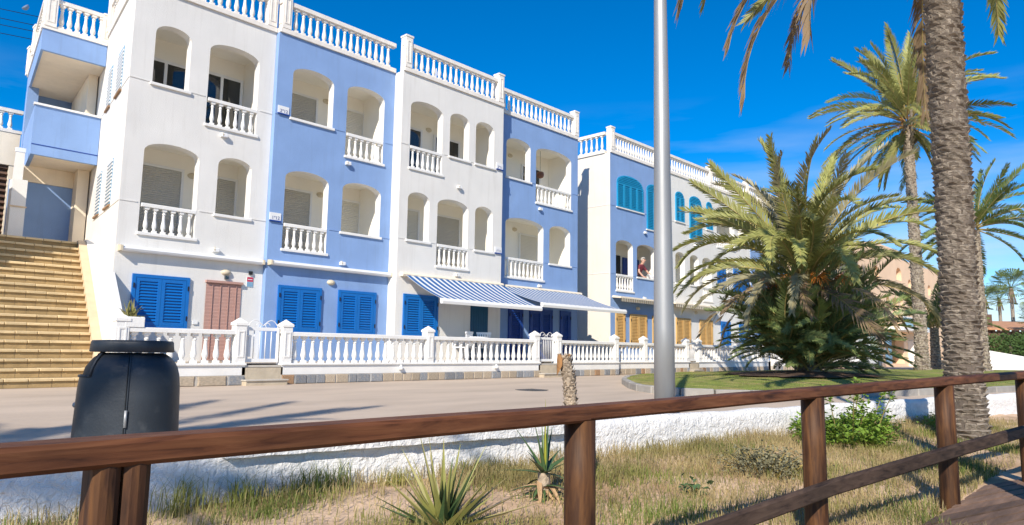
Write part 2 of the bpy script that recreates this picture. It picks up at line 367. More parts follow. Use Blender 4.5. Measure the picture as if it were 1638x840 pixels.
def text_part(body, parent, loc, size, m='ink'):
    cu = bpy.data.curves.new('txt', 'FONT'); cu.body = body; cu.size = size; cu.extrude = .002; cu.align_x = 'CENTER'
    tmp = bpy.data.objects.new('txt', cu); COL.objects.link(tmp)
    me = bpy.data.meshes.new_from_object(tmp); bpy.data.objects.remove(tmp); me.materials.append(MATS[m])
    return obj('lettering', me, parent, loc=loc, rot=(R(90), 0, 0))

# ------------------------------------------------------------------ townhouses
def arch_pts(a, b, zs, za, n=12):
    c = (a+b)/2; h = (b-a)/2
    return [(c - h*math.cos(math.pi*i/n), zs + (za-zs)*math.sin(math.pi*i/n)**.9) for i in range(n+1)]
def facade(parent, x0, x1, y, z0, z1, ops, m, name='facade_wall'):
    k = MB()
    xs = sorted({x0, x1, *[o['a'] for o in ops], *[o['b'] for o in ops]}); zs = sorted({z0, z1, *[o['z0'] for o in ops], *[o['z1'] for o in ops]})
    for i in range(len(xs)-1):
        for j in range(len(zs)-1):
            cx, cz = (xs[i]+xs[i+1])/2, (zs[j]+zs[j+1])/2
            if any(o['a'] < cx < o['b'] and o['z0'] < cz < o['z1'] for o in ops): continue
            k.poly(((xs[i],y,zs[j]),(xs[i+1],y,zs[j]),(xs[i+1],y,zs[j+1]),(xs[i],y,zs[j+1])))
    for o in ops:
        if not o.get('arch'): continue
        P = arch_pts(o['a'], o['b'], o['zs'], o['z1']); n = len(P)//2
        k.poly([(o['a'], y, o['z1'])] + [(x, y, z) for x, z in P[:n+1]])
        k.poly([(o['b'], y, o['z1'])] + [(x, y, z) for x, z in P[n:]][::-1])
    return k.build(name, m, parent)
def outline(o):
    if o.get('arch'): return [(o['a'], o['z0'])] + arch_pts(o['a'], o['b'], o['zs'], o['z1']) + [(o['b'], o['z0'])]
    return [(o['a'], o['z0']), (o['a'], o['z1']), (o['b'], o['z1']), (o['b'], o['z0'])]
WT = .25           # thickness of the front wall
def reveal(parent, o, y, m='white_paint'):
    k = MB(); P = outline(o); n = len(P)
    a = [k.vert((x, y, z)) for x, z in P]; b = [k.vert((x, y+WT, z)) for x, z in P]
    for i in range(n): k.face((a[i], a[(i+1)%n], b[(i+1)%n], b[i]))
    return k.build('reveal', m, parent)
def loggia(parent, x0, x1, y, z0, z1, ops):
    k = MB(); ya, yb = y+WT, y+1.27
    k.poly(((x0,ya,z0),(x1,ya,z0),(x1,yb,z0),(x0,yb,z0))); k.poly(((x0,ya,z1),(x0,yb,z1),(x1,yb,z1),(x1,ya,z1)))
    k.poly(((x0,yb,z0),(x1,yb,z0),(x1,yb,z1),(x0,yb,z1)))
    k.poly(((x0,ya,z0),(x0,yb,z0),(x0,yb,z1),(x0,ya,z1))); k.poly(((x1,ya,z0),(x1,ya,z1),(x1,yb,z1),(x1,yb,z0)))
    k.build('loggia_wall', 'loggia', parent)
    inner = [dict(o) for o in ops]
    return facade(parent, x0, x1, ya, z0, z1, inner, 'loggia', 'loggia_wall')
def roller(parent, a, b, z0, z1, y, m='roller'):
    k = MB(); n = int((z1-z0)/.05); h = (z1-z0)/n
    for i in range(n):
        z = z0+i*h
        k.poly(((a,y-.02,z),(b,y-.02,z),(b,y-.032,z+h*.5),(a,y-.032,z+h*.5))); k.poly(((a,y-.032,z+h*.5),(b,y-.032,z+h*.5),(b,y-.02,z+h*.94),(a,y-.02,z+h*.94))); k.poly(((a,y-.02,z+h*.94),(b,y-.02,z+h*.94),(b,y-.02,z+h),(a,y-.02,z+h)))
    o = k.build('roller_shutter', m, parent)
    f = MB(); f.box(a-.06, a, y-.05, y-.004, z0, z1+.06); f.box(b, b+.06, y-.05, y-.004, z0, z1+.06); f.box(a, b, y-.048, y-.004, z1, z1+.06)
    f.build('frame', 'white_metal', o); return o
def slider(parent, a, b, z0, z1, y):
    k = MB(); mid = (a+b)/2
    for u in (a, mid-.035, b-.07): k.box(u, u+.07, y-.06, y-.004, z0, z1)
    for q0, q1 in ((a+.07, mid-.035), (mid+.035, b-.07)): k.box(q0, q1, y-.055, y-.006, z0, z0+.07); k.box(q0, q1, y-.055, y-.006, z1-.07, z1)
    o = k.build('window', 'white_metal', parent)
    for q0, q1 in ((a+.07, mid-.035), (mid+.035, b-.07)):
        g = MB(); g.box(q0, q1, y-.035, y-.025, z0+.07, z1-.07); g.build('pane', 'glass', o)
    return o
def louvre(parent, a, b, z0, z1, y, m, leaves=2, single=True, fr=.07, arch=None, frame=True, pitch=.066):
    # a shuttered window on plane y: outer frame, leaves, slats
    k = MB()
    if frame:
        k.box(a, a+fr, y-.055, y-.002, z0, z1); k.box(b-fr, b, y-.055, y-.002, z0, z1); k.box(a+fr, b-fr, y-.054, y-.002, z1-fr, z1); k.box(a+fr, b-fr, y-.054, y-.002, z0, z0+fr)
        ia, ib, i0, i1 = a+fr+.004, b-fr-.004, z0+fr+.004, z1-fr-.004
    else: ia, ib, i0, i1 = a, b, z0, z1
    k.box(ia, ib, y-.012, y-.003, i0, i1) 
    w = (ib-ia)/leaves; st = .075
    for q in range(leaves):
        p, r = ia+q*w+.003, ia+(q+1)*w-.003
        k.box(p, p+st, y-.047, y-.0125, i0, i1); k.box(r-st, r, y-.047, y-.0125, i0, i1); k.box(p+st, r-st, y-.046, y-.0125, i0, i0+st); k.box(p+st, r-st, y-.046, y-.0125, i1-st, i1)
    o = k.build('shutter', m, parent)
    def slat(q):
        s = MB(); L2 = w-2*st-.006
        s.xprism([(-.016,-.012),(-.010,-.016),(.014,.020),(.009,.024)], 0, L2); return s
    sm = slat(0).mesh('slat', m)
    jm = MB()
    for q in range(leaves):
        p = ia+q*w+.003+st; z = i0+st+.035
        while z < i1-st-.02:
            if single: obj('slat', sm, o, loc=(p, y-.03, z))
            else:
                L2 = w-2*st-.006; jm.xprism([(y-.046,z-.012),(y-.040,z-.016),(y-.016,z+.020),(y-.021,z+.024)], p, p+L2)
            z += pitch
    if not single: jm.build('slats', m, o, kind='stuff')
    for q in ((a+.02, z0+.2),(a+.02, z1-.3),(b-.045, z0+.2),(b-.045, z1-.3)):
        if frame: box('hinge', 'black', o, q[0], q[0]+.025, y-.075, y-.0545, q[1], q[1]+.10)
    return o
def arch_shutter(parent, a, b, z0, zs, za, y, m, leaves):
    k = MB(); P = [(a, z0)] + arch_pts(a, b, zs, za) + [(b, z0)]
    k.yprism(P, y-.02, y+.01); o = k.build('shutter', m, parent)
    j = MB(); w = (b-a)/leaves
    for q in range(leaves):
        p, r = a+q*w+.006, a+(q+1)*w-.006; st = .06; top = zs-.02
        j.box(p, p+st, y-.055, y-.021, z0, top); j.box(r-st, r, y-.055, y-.021, z0, top); j.box(p+st, r-st, y-.054, y-.021, top-st, top); j.box(p+st, r-st, y-.054, y-.021, z0, z0+st)
    j.build('leaf_frame', m, o)
    s = MB()
    for q in range(leaves):
        p, r = a+q*w+.07, a+(q+1)*w-.07; z = z0+.10
        while z < zs-.1: s.xprism([(y-.052,z-.012),(y-.046,z-.016),(y-.022,z+.020),(y-.027,z+.024)], p, r); z += .07
    z = zs+.03                                 # slats of the fanlight
    while z < za-.05:
        t = 1-((z-zs)/(za-zs))**2; h = (b-a)/2*math.sqrt(max(0, t))-.06; c = (a+b)/2
        if h > .05: s.xprism([(y-.045,z-.012),(y-.039,z-.016),(y-.021,z+.020),(y-.026,z+.024)], c-h, c+h)
        z += .07
    s.build('slats', m, o, kind='stuff')
    box('sill', 'white_paint', o, a-.05, b+.06, y-.05, y-.0, z0-.05, z0-.002)
    return o
def balcony(parent, a, b, y, z0, n):
    k = MB(); k.bbox(a-.03, b+.06, y-.045, y+.16, z0-.045, z0+.02, .01); k.bbox(a+.03, b+.012, y-.005, y+.13, z0+.585, z0+.665, .012)
    o = k.build('balcony_balustrade', 'white_paint', parent)
    balusters(o, a+.07, b-.02, y+.062, z0+.02, z0+.585, n, BAL, .85)
def wall_box(parent, x, y, z):
    k = MB(); k.bbox(x-.07, x+.08, y-.10, y-.0, z-.04, z+.045, .012); o = k.build('flood_light', 'white_metal', parent)
    box('bracket', 'lamp_beige', o, x-.02, x+.02, y-.02, y, z+.045, z+.075); box('lens', 'lamp_beige', o, x-.06, x-.02, y-.104, y-.1, z-.02, z+.025)
def wall_lamp(parent, x, y, z, nm='wall_lamp'):
    k = MB(); n = 12; rings = []
    for j in range(6):
        t = j/5*math.pi/2; rings.append([k.vert((x+.12*math.cos(t)*math.cos(2*math.pi*i/n), y-.09*math.sin(t), z+.075*math.cos(t)*math.sin(2*math.pi*i/n))) for i in range(n)])
    for a, b in zip(rings, rings[1:]):
        for i in range(n): k.face((a[i], a[(i+1)%n], b[(i+1)%n], b[i]))
    k.build(nm, 'lamp_beige', parent, True)
def plaque(parent, x, y, z, body):
    k = MB(); k.box(x, x+.30, y-.02, y-.001, z, z+.19); o = k.build('number_plate', 'white_metal', parent)
    s = MB(); s.box(x-.004, x+.304, y-.045, y-.0005, z-.035, z-.002); s.build('plate_ledge', 'dark_blue', o)
    text_part(body, o, (x+.16, y-.022, z+.025), .115)
def awning_closed(parent, x0, x1, y, z, m='white_metal'):
    k = MB(); pr = [(y, z-.04), (y-.05, z-.055), (y-.12, z-.06), (y-.17, z-.04), (y-.19, z), (y-.17, z+.045), (y-.12, z+.065), (y, z+.07)]
    k.xprism(pr, x0, x1); o = k.build('awning_cassette', m, parent)
    for u in (x0-.05, x1): 
        s = MB(); s.xprism([(y, z-.06), (y-.2, z-.05), (y-.2, z+.06), (y, z+.08)], u, u+.05); s.build('end_cap', 'lamp_beige', o)
def awning_open(parent, x0, x1, y, z, yf, zf):
    k = MB(); k.xprism([(y, z-.03), (y-.14, z-.03), (y-.16, z+.02), (y-.13, z+.07), (y, z+.09)], x0-.1, x1+.04); o = k.build('awning_cassette', 'cream_paint', parent)
    c = MB(); n = 10
    P = [(y-.12 + (yf+.04-(y-.12))*t, z+.01 + (zf+.04-z-.01)*t - .05*math.sin(math.pi*t)) for t in [i/n for i in range(n+1)]]
    for i in range(n):
        a, b = P[i], P[i+1]; c.poly(((x0,a[0],a[1]),(x1,a[0],a[1]),(x1,b[0],b[1]),(x0,b[0],b[1])))
    c.build('canopy', 'awning_stripe', o, True)
    f = MB(); f.xprism([(yf+.05, zf-.03), (yf+.02, zf-.09), (yf-.05, zf-.09), (yf-.065, zf-.02), (yf-.03, zf+.05), (yf+.04, zf+.06)], x0-.05, x1+.05); f.build('front_bar', 'white_metal', o)
    for u, s in ((x0+.12, 1), (x1-.12, -1)):
        e = Vector((u+s*.85, (y+yf)/2-.1, (z+zf)/2-.12)); a = MB(); a.bar((u, y-.1, z-.06), e, .05, .07); a.bar(e, (u+s*.15, yf+.03, zf-.02), .045, .06); a.build('arm', 'white_metal', o)
def roof_rail(parent, x0, x1, y, n, posts=(), z=ZC):
    k = MB(); k.bbox(x0, x1, y-.05, y+.17, z+.003, z+.13, .015); k.bbox(x0+.002, x1-.002, y-.03, y+.15, z+.78, z+.90, .02)
    o = k.build('roof_balustrade', 'roof_white', parent)
    balusters(o, x0+.14, x1-.14, y+.06, z+.13, z+.78, n, BALR, 1.0)
    for px in posts: obj('post', POST_R, o, loc=(px, y+.06, z+.125))
    return o
ZW = dict(z0=3.85, zs=5.03, z1=5.27)
def op(f, kind, a, b):
    d = FL*(f-1); z0 = 3.20 if kind == 'b' else 3.85
    return dict(a=a, b=b, z0=z0+d, zs=5.03+d, z1=5.27+d, arch=True, kind=kind, f=f)
def house(label, name, x0, x1, y, m, ops, backs, roofn, posts, yback=24, left=None, ground=()):
    t = root(name, ((x0+x1)/2, y+3, 0), label, 'house', 'seaside townhouses of the terrace')
    facade(t, x0, x1, y, 0, ZC, ops, m)
    k = MB()
    if left != 'skew': k.poly(((x0,y,0),(x0,y,ZC),(x0,yback,ZC),(x0,yback,0)))
    k.poly(((x1,y,0),(x1,yback,0),(x1,yback,ZC),(x1,y,ZC))); k.poly(((x0,yback,0),(x0,yback,ZC),(x1,yback,ZC),(x1,yback,0)))
    k.build('side_wall', m if left != 'white' else 'end_white', t)
    if left != 'skew': box('roof_slab', 'roof_white', t, x0+.02, x1-.02, y+.02, yback-.02, ZC-.18, ZC-.02)
    for f in (1, 2):
        oo = [o for o in ops if o['f'] == f and o['kind'] != 's']
        if oo:
            d = FL*(f-1); loggia(t, x0+(.22 if left != 'skew' else .45), x1-.2, y, 3.15+d, 5.42+d, oo)
    for o in ops:
        if o['kind'] == 's': continue
        reveal(t, o, y)
        if o['kind'] == 'b': balcony(t, o['a'], o['b'], y, o['z0'], max(5, round((o['b']-o['a']-.1)/.2)))
        else: box('sill', 'white_paint', t, o['a']-.05, o['b']+.06, y-.05, y+.14, o['z0']-.05, o['z0']+.012, bev=.008)
    for (kind, f, a, b, zt) in backs:
        d = FL*(f-1); yb = y+1.27
        if kind == 'g': slider(t, a, b, 3.17+d, zt+d, yb)
        elif kind == 'd': box('door', 'dark_blue', t, a, b, yb-.05, yb-.003, 3.17+d, zt+d)
        else: roller(t, a, b, 3.17+d, zt+d, yb, 'roller' if kind == 'r' else 'roller_light')
    for z in (Z1, Z2):          # shallow string lines between the storeys
        segs = [x0]; 
        for o in sorted([o for o in ops if o['z0']-.06 < z < o['z1']], key=lambda o: o['a']): segs += [o['a']-.055, o['b']+.065]
        segs.append(x1)
        for i in range(0, len(segs), 2):
            if segs[i+1]-segs[i] > .05: box('string_course', m, t, segs[i], segs[i+1], y-.012, y+.005, z-.012, z+.012)
    if left == 'white':
        for z in (Z1, Z2): box('string_course', 'white_render', t, x0-.012, x0+.005, y+.02, yback-.1, z-.012, z+.012)
    if roofn: roof_rail(t, x0, x1, y, roofn, posts)
    return t

S1 = house('white end townhouse beside the outside stairs, with pink blind over its door', 'townhouse', X1, X12-.005, Y1, 'white_render',
    [op(2,'w',5.43,6.22), op(2,'b',6.66,7.9), op(1,'b',5.38,6.59), op(1,'w',7.03,7.86)],
    [('g',2,5.5,6.75,4.92), ('g',2,6.95,8.07,4.98), ('r',1,5.48,6.68,5.0), ('r',1,7.3,8.04,5.0)], 15, (X12-.16,), left='skew')
S2 = house('blue townhouse with two closed blue shutters and a white retracted awning', 'townhouse', X12, X23-.005, Y2, 'blue_render',
    [op(2,'w',8.74,9.95), op(2,'b',10.38,11.62), op(1,'b',8.68,9.93), op(1,'w',10.36,11.61)],
    [('r',2,9.0,10.16,5.0), ('l',2,10.75,11.76,4.98), ('r',1,8.95,10.12,5.03), ('l',1,10.75,11.74,5.0)], 16, (X12+.16,))
S3 = house('white townhouse over the left half of the striped awnings', 'townhouse', X23, X34-.005, Y3, 'white_render',
    [op(2,'b',12.28,13.51), op(2,'w',13.8,14.6), op(2,'w',14.89,15.71), op(1,'w',12.28,13.08), op(1,'b',13.39,14.64), op(1,'w',14.93,15.71)],
    [('g',2,12.6,13.72,4.9), ('g',2,14.2,15.33,4.88), ('l',1,12.8,13.66,5.0), ('r',1,14.1,15.38,5.0)], 17, (X23+.14, X34-.18))
S4 = house('blue townhouse at the far end of the first terrace, over the right striped awning', 'townhouse', X34, X4, Y4, 'blue_render',
    [op(2,'w',16.7,17.92), op(2,'b',18.22,20.2), op(1,'b',16.71,18.65), op(1,'w',18.98,20.16)],
    [('g',2,18.8,19.86,4.92), ('l',1,18.79,19.7,5.0)], 18, (X4-.13,))
# first house: its end wall runs back at a slight angle, with four louvred windows
k = MB(); yb = 24.2
k.poly(((X1,Y1,0),(X1,Y1,ZC),(sidex(yb),yb,ZC),(sidex(yb),yb,0))); k.build('side_wall', 'white_render', S1)
k = MB(); k.prism([(X1+.02,Y1+.02),(X12-.03,Y1+.02),(X12-.03,yb-.1),(sidex(yb)+.02,yb-.1)], ZC-.18, ZC-.02); k.build('roof_slab', 'roof_white', S1)
def slanted(name, m, parent, y0, y1, z0, z1, out, dx=0.0, inn=.0):
    k = MB(); k.prism([(sidex(y0)-out+dx,y0),(sidex(y0)+inn+dx,y0),(sidex(y1)+inn+dx,y1),(sidex(y1)-out+dx,y1)], z0, z1); return k.build(name, m, parent)
for (ya, yb2, za, zb) in ((17.2,17.9,6.6,7.62),(18.65,19.2,6.6,7.62),(17.4,18.1,3.95,5.0),(18.95,19.55,3.95,5.0)):
    o = slanted('side_shutter', 'sign_blue', S1, ya, yb2, za, zb, .012)
    k = MB(); z = za+.04
    while z < zb-.05:
        k.prism([(sidex(ya)-.03,ya),(sidex(ya)-.012,ya),(sidex(yb2)-.012,yb2),(sidex(yb2)-.03,yb2)], z, z+.04); z += .085
    k.build('slats', 'white_metal', o, kind='stuff'); slanted('sill', 'stone_brown', o, ya-.03, yb2+.03, za-.07, za-.03, .05)
for z in (Z1, Z2): slanted('string_course', 'white_render', S1, Y1+.02, 19.8, z-.012, z+.012, .012)
o = slanted('roof_balustrade', 'roof_white', S1, Y1+.25, 19.9, ZC+.003, ZC+.13, .04, 0, .18); slanted('top_rail', 'roof_white', o, Y1+.25, 19.9, ZC+.78, ZC+.90, .03, 0, .17)
balusters(o, Y1+.3, 19.8, lambda u: sidex(u)+.07, ZC+.13, ZC+.78, 17, BALR, 1.0, False)
for py in (19.75,): obj('post', POST_R, o, loc=(sidex(py)+.07, py, ZC+.13))
obj('post', POST_R, o, loc=(X1+.15, Y1+.08, ZC+.125))
for (h, x, y, z) in ((S1,7.08,Y1,3.0),(S1,7.1,Y1,5.76),(S2,10.42,Y2,3.0),(S2,10.46,Y2,5.74),(S3,14.19,Y3,3.0),(S3,14.2,Y3,5.70),(S4,18.42,Y4,3.0),(S4,18.42,Y4,5.73)): wall_box(h, x, y, z)
awning_closed(S1, 5.06, 8.2, Y1, 2.81); awning_closed(S2, 8.38, 11.93, Y2, 2.82)
awning_open(S3, 12.19, 16.07, Y3, 2.82, 14.03, 2.06); awning_open(S4, 16.28, 20.66, Y4, 2.85, 14.10, 2.19)
for (h, a, b, y) in ((S1,5.34,6.55,Y1),(S2,8.64,9.85,Y2),(S2,10.36,11.56,Y2)): louvre(h, a, b, 1.13, 2.30, y, 'shutter_blue')
louvre(S3, 12.22, 13.49, 1.13, 2.31, Y3, 'shutter_blue')
k = MB(); k.box(14.82, 15.55, Y3-.03, Y3-.003, .45, 2.14)
for i in range(7): k.box(14.83+i*.103, 14.92+i*.103, Y3-.04, Y3-.031, .46, 2.13)
k.build('door', 'teal_dark', S3)
for (a, b) in ((16.9,17.6),(17.95,19.15),(19.58,20.18)): louvre(S4, a, b, .48, 2.2, Y4, 'dark_blue', 1 if b-a < .9 else 2, False)
# pink hanging blind over the door of the first house
k = MB(); n = 22
for i in range(n):
    t = i/n; z = .45+1.78*t
    k.poly(((6.93,Y1-.02,z),(7.77,Y1-.02,z),(7.77,Y1-.024,z+.06),(6.93,Y1-.024,z+.06))); k.poly(((6.93,Y1-.024,z+.06),(7.77,Y1-.024,z+.06),(7.77,Y1-.02,z+.081),(6.93,Y1-.02,z+.081)))
o = k.build('door_blind', 'pink_blind', S1)
k = MB()
for u in (7.07, 7.26, 7.45, 7.63): k.box(u, u+.012, Y1-.045, Y1-.036, .5, 2.2)
k.box(6.91, 7.79, Y1-.08, Y1-.004, 2.235, 2.29); k.build('cord', 'pink_blind', o)
wall_lamp(S1, 7.38, Y1, 2.5); wall_lamp(S2, 10.13, Y2, 2.47)
k = MB(); k.box(7.35, 7.43, Y1-.07, Y1-.003, 2.34, 2.41); k.build('lantern', 'glass', S1)
box('door_bell', 'white_metal', S1, 6.68, 6.79, Y1-.03, Y1-.002, 1.26, 1.34); 
o = box('alarm_sign', 'white_metal', S1, 7.90, 8.06, Y1-.012, Y1-.002, 2.20, 2.45)
box('sign_band', 'red', o, 7.905, 8.055, Y1-.016, Y1-.0125, 2.33, 2.44); box('sign_text_bar', 'white_metal', o, 7.925, 8.035, Y1-.019, Y1-.0165, 2.375, 2.39); box('sign_panel', 'sign_blue', o, 7.905, 8.055, Y1-.016, Y1-.0125, 2.21, 2.322)
box('alarm_box', 'black', S1, 7.94, 8.02, Y1-.05, Y1-.002, 2.50, 2.58)
plaque(S2, 8.37, Y2, 6.64, '2º12'); plaque(S2, 8.31, Y2, 3.89, '1º12'); plaque(S3, 15.82, Y3, 6.62, '2º11'); plaque(S3, 15.82, Y3, 3.87, '1º11')
for (h, x, y, z) in ((S1,6.95,Y1+1.27,4.95),(S2,10.45,Y2+1.27,5.05),(S2,10.5,Y2+1.27,7.8),(S3,14.0,Y3+1.27,7.72),(S4,18.2,Y4+1.27,7.85),(S4,18.5,Y4+1.27,5.15)): wall_lamp(h, x, y, z, 'loggia_lamp')
# antenna on the third roof
k = MB(); ax, ay = 15.9, 19.0
k.tube([(ax,ay,ZC-.02),(ax,ay,10.9)], .018, 6)
for i in range(5): k.bar((ax-.4,ay-.3+i*.16,10.3+.1*i), (ax+.4,ay-.3+i*.16,10.3+.1*i), .012)
k.bar((ax,ay-.4,10.25), (ax,ay+.5,10.78), .02); k.build('antenna', 'white_metal', S3)

# ------------------------------------------------------------------ second terrace block
def arch_op(a, b, z0, f): return dict(a=a, b=b, z0=z0, zs=7.72, z1=8.02, arch=True, kind='s', f=f)
B1 = house('blue townhouse with arched turquoise shutters and a man at its window', 'townhouse', XB, 26.85, YB, 'blue_render',
    [op(1,'b',23.12,24.33), op(1,'w',24.63,26.08)], [('d',1,25.4,27.0,4.85)], 20, (XB+.13,), left='white')
k = MB(); yb = YB+1.27; k.box(24.0, 25.2, yb-.05, yb-.003, 3.17, 4.9); k.build('door', 'glass', B1)
B2 = house('white townhouse with narrow arched turquoise shutters and orange ground floor shutters', 'townhouse', 26.855, 31.2, YB-.03, 'white_render',
    [op(1,'w',27.65,28.48), op(1,'w',28.94,29.75), op(1,'b',30.1,31.0)], [('l',1,28.6,29.4,4.9)], 18, (31.05,))
B3 = house('white townhouse beyond the orange shutters, half hidden by the bushy palm', 'townhouse', 31.205, 35.3, YB, 'white_render',
    [op(2,'b',31.65,33.53), op(2,'w',33.95,35.1), op(1,'w',31.6,32.75)], [('d',2,32.8,33.8,4.9),('l',2,34.3,35.0,4.9)], 18, (35.15,))
B4 = house('blue townhouse glimpsed through the fronds of the bushy palm', 'townhouse', 35.305, 39.6, YB-.03, 'blue_render',
    [op(2,'w',35.9,37.0), op(2,'b',37.5,39.0), op(1,'w',35.9,37.0), op(1,'b',37.5,39.0)], [('d',1,37.9,39.2,4.9)], 18, (39.45,))
arch_shutter(B1, 23.18, 25.09, 6.60, 7.62, 8.0, YB-.002, 'teal_blue', 4); arch_shutter(B1, 25.38, 26.45, 5.97, 7.68, 7.98, YB-.002, 'teal_blue', 2)
arch_shutter(B2, 27.69, 28.45, 6.66, 7.8, 8.05, YB-.032, 'teal_blue', 2); arch_shutter(B2, 28.94, 30.08, 6.0, 7.75, 8.07, YB-.032, 'teal_blue', 2); arch_shutter(B2, 30.56, 31.14, 6.66, 7.8, 8.03, YB-.032, 'teal_blue', 2)
louvre(B3, 33.3, 35.0, 3.2, 5.05, YB, 'shutter_blue', 2, False); louvre(B3, 31.75, 32.65, 3.86, 5.0, YB+.1, 'shutter_blue', 2, False)
for (h, a, b, y, mm) in ((B1,23.06,23.70,YB,'orange_wood'),(B1,24.06,25.29,YB,'orange_wood'),(B1,25.74,26.6,YB,'orange_wood'),(B2,27.6,28.87,YB-.03,'orange_wood'),(B2,29.72,30.93,YB-.03,'orange_wood'),(B3,31.85,32.82,YB,'shutter_blue'),(B3,33.8,35.0,YB,'shutter_blue'),(B4,36,37.2,YB-.03,'shutter_blue')):
    louvre(h, a, b, .95, 2.31, y, mm, 1 if b-a < .9 else 2, False, .05, pitch=.06)
def awning_folded(h, x0, x1, y, z):
    k = MB(); k.xprism([(y,z+.1),(y-.06,z+.12),(y-.42,z+.06),(y-.42,z-.0),(y,z+.04)], x0, x1); o = k.build('awning_cassette', 'cream_paint', h)
    v = MB(); n = int((x1-x0)/.08)
    for i in range(n):
        a = x0+.05+(x1-x0-.1)*i/n; b2 = x0+.05+(x1-x0-.1)*(i+1)/n; q = -.02*(i%2)
        v.poly(((a,y-.40+q,z+.03),(b2,y-.40-.02-q,z+.03),(b2,y-.41-.02-q,z-.13),(a,y-.41+q,z-.13)))
    v.build('valance', 'valance_stripe', o)
awning_folded(B1, 22.85, 26.75, YB, 2.86); awning_folded(B2, 26.95, 31.1, YB-.03, 2.86)
for (h, x, y, z) in ((B1,25.1,YB,3.0),(B1,25.2,YB,5.78),(B2,29.4,YB-.03,5.74),(B2,29.3,YB-.03,3.0)): wall_box(h, x, y, z)
wall_lamp(B1, 24.66, YB, 2.55); wall_lamp(B2, 29.4, YB-.03, 2.6)
# return of the roof balustrade along the near end wall
k = MB(); k.box(XB-.05, XB+.17, YB+.25, 23, ZC+.003, ZC+.13); k.box(XB-.03, XB+.15, YB+.25, 23, ZC+.78, ZC+.90); o = k.build('roof_balustrade', 'roof_white', B1)
balusters(o, YB+.3, 22.9, XB+.06, ZC+.13, ZC+.78, 24, BALR, 1.0, False)

# ------------------------------------------------------------------ outside stairs and the stair tower
ST = root('outside_stairs', (3, 15, 0), 'broad tan tiled outside staircase beside the white end townhouse', 'stairs')
NST = 19; RIS = 3.2/NST; Y0, YTOP = 14.75, 19.12; TRD = (YTOP-Y0)/(NST-1)
def stx(y): return 5.08 + SLX*(y-19.63)
tile_me = {}
for i in range(NST):
    y = Y0+i*TRD; z = RIS*(i+1); xr = stx(y); xl = 0.4
    yb = y+TRD if i < NST-1 else 19.6
    k = MB(); k.box(xl, xr, y+.02, yb+.02, max(-.02, z-RIS-.01), z-.035); s = k.build('step', 'mortar', ST)
    x = xr; j = 0; off = (i % 2)*.17
    while x > 2.3:
        wdt = .36 if j else .36-off
        a = x-wdt+.006
        t = MB(); t.bbox(a, x, y-.028+random.uniform(-.004,.004), yb+.015, z-.05, z+random.uniform(-.003,.002), .012); t.build('tile', 'tan_tile', s)
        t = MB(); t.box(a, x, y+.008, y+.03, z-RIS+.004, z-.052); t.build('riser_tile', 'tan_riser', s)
        x -= wdt; j += 1
    t = MB(); t.box(xl+.01, x, y, yb+.01, z-RIS, z); t.build('tile', 'tan_tile', s)
# sand-coloured stringer beside the steps and the white parapet that rises to the house corner
def slope_wall(name, m, parent, d0, d1, pts):     # outline in (y, z) at offsets d0..d1 right of the step ends
    k = MB(); n = len(pts); a = [k.vert((stx(y)+d0, y, z)) for y, z in pts]; b = [k.vert((stx(y)+d1, y, z)) for y, z in pts]
    k.face(a[::-1]); k.face(b)
    for i in range(n): k.face((a[i], a[(i+1)%n], b[(i+1)%n], b[i]))
    return k.build(name, m, parent)
def nose(y): return RIS + (y-Y0)/TRD*RIS
slope_wall('stringer', 'sand_strip', ST, .003, .17, [(14.4,-.03),(19.7,-.03),(19.7,3.24),(19.1,nose(19.1)+.06),(14.6,nose(14.6)+.06),(14.4,.2)])
slope_wall('parapet', 'white_render', ST, .173, .40, [(14.02,-.03),(Y1-.005,-.03),(Y1-.005,2.30),(14.9,1.33),(14.25,1.0),(14.02,.86)])
slope_wall('parapet', 'white_render', ST, .173, .366, [(Y1+.0,-.03),(19.7,-.03),(19.7,3.3),(19.1,nose(19.1)+.10),(Y1+.0,nose(Y1)+.10)])
TW = root('stair_tower', (4.8, 21, 3.2), 'blue and white open stair tower with balconies at the head of the outside stairs', 'stair tower')
def twx(y): return 4.03 + SLX*(y-19.9)
def tw(name, m, y0, y1, z0, z1, dl=0.0, dr=-.01, parent=None):
    k = MB(); k.prism([(twx(y0)+dl,y0),(sidex(y0)+dr,y0),(sidex(y1)+dr,y1),(twx(y1)+dl,y1)], z0, z1); return k.build(name, m, parent or TW)
tw('landing', 'sand_strip', 19.62, 24.2, 2.9, 3.19, -.4)
tw('slab', 'cream_paint', 19.99, 24.2, 5.36, 5.55, .02); tw('balcony_parapet', 'blue_render', 19.9, 19.985, 5.33, 6.56); tw('coping', 'white_paint', 19.86, 20.02, 6.56, 6.61, -.03)
tw('groove_shade', 'dark_blue', 19.894, 19.899, 5.565, 5.59)  # dark strip painted as the shade of a groove in the parapet
k = MB(); k.prism([(twx(19.99),19.99),(twx(19.99)+.09,19.99),(twx(24)+.09,24),(twx(24),24)], 5.33, 6.56); k.build('balcony_parapet', 'blue_render', TW)
tw('roof_slab', 'cream_paint', 19.99, 24.2, 8.0, 8.5, .06); tw('fascia', 'blue_render', 19.9, 19.985, 7.97, 8.52)
k = MB(); k.prism([(twx(19.99),19.99),(twx(19.99)+.055,19.99),(twx(24.2)+.055,24.2),(twx(24.2),24.2)], 7.97, 8.52); k.build('fascia', 'blue_render', TW)
tw('back_wall', 'blue_render', 21.5, 21.6, 3.19, 4.93, -.3); tw('beam', 'cream_paint', 21.45, 21.62, 4.935, 5.355, -.02)
tw('back_wall', 'blue_render', 23.9, 24.0, 5.55, 8.0, .1)
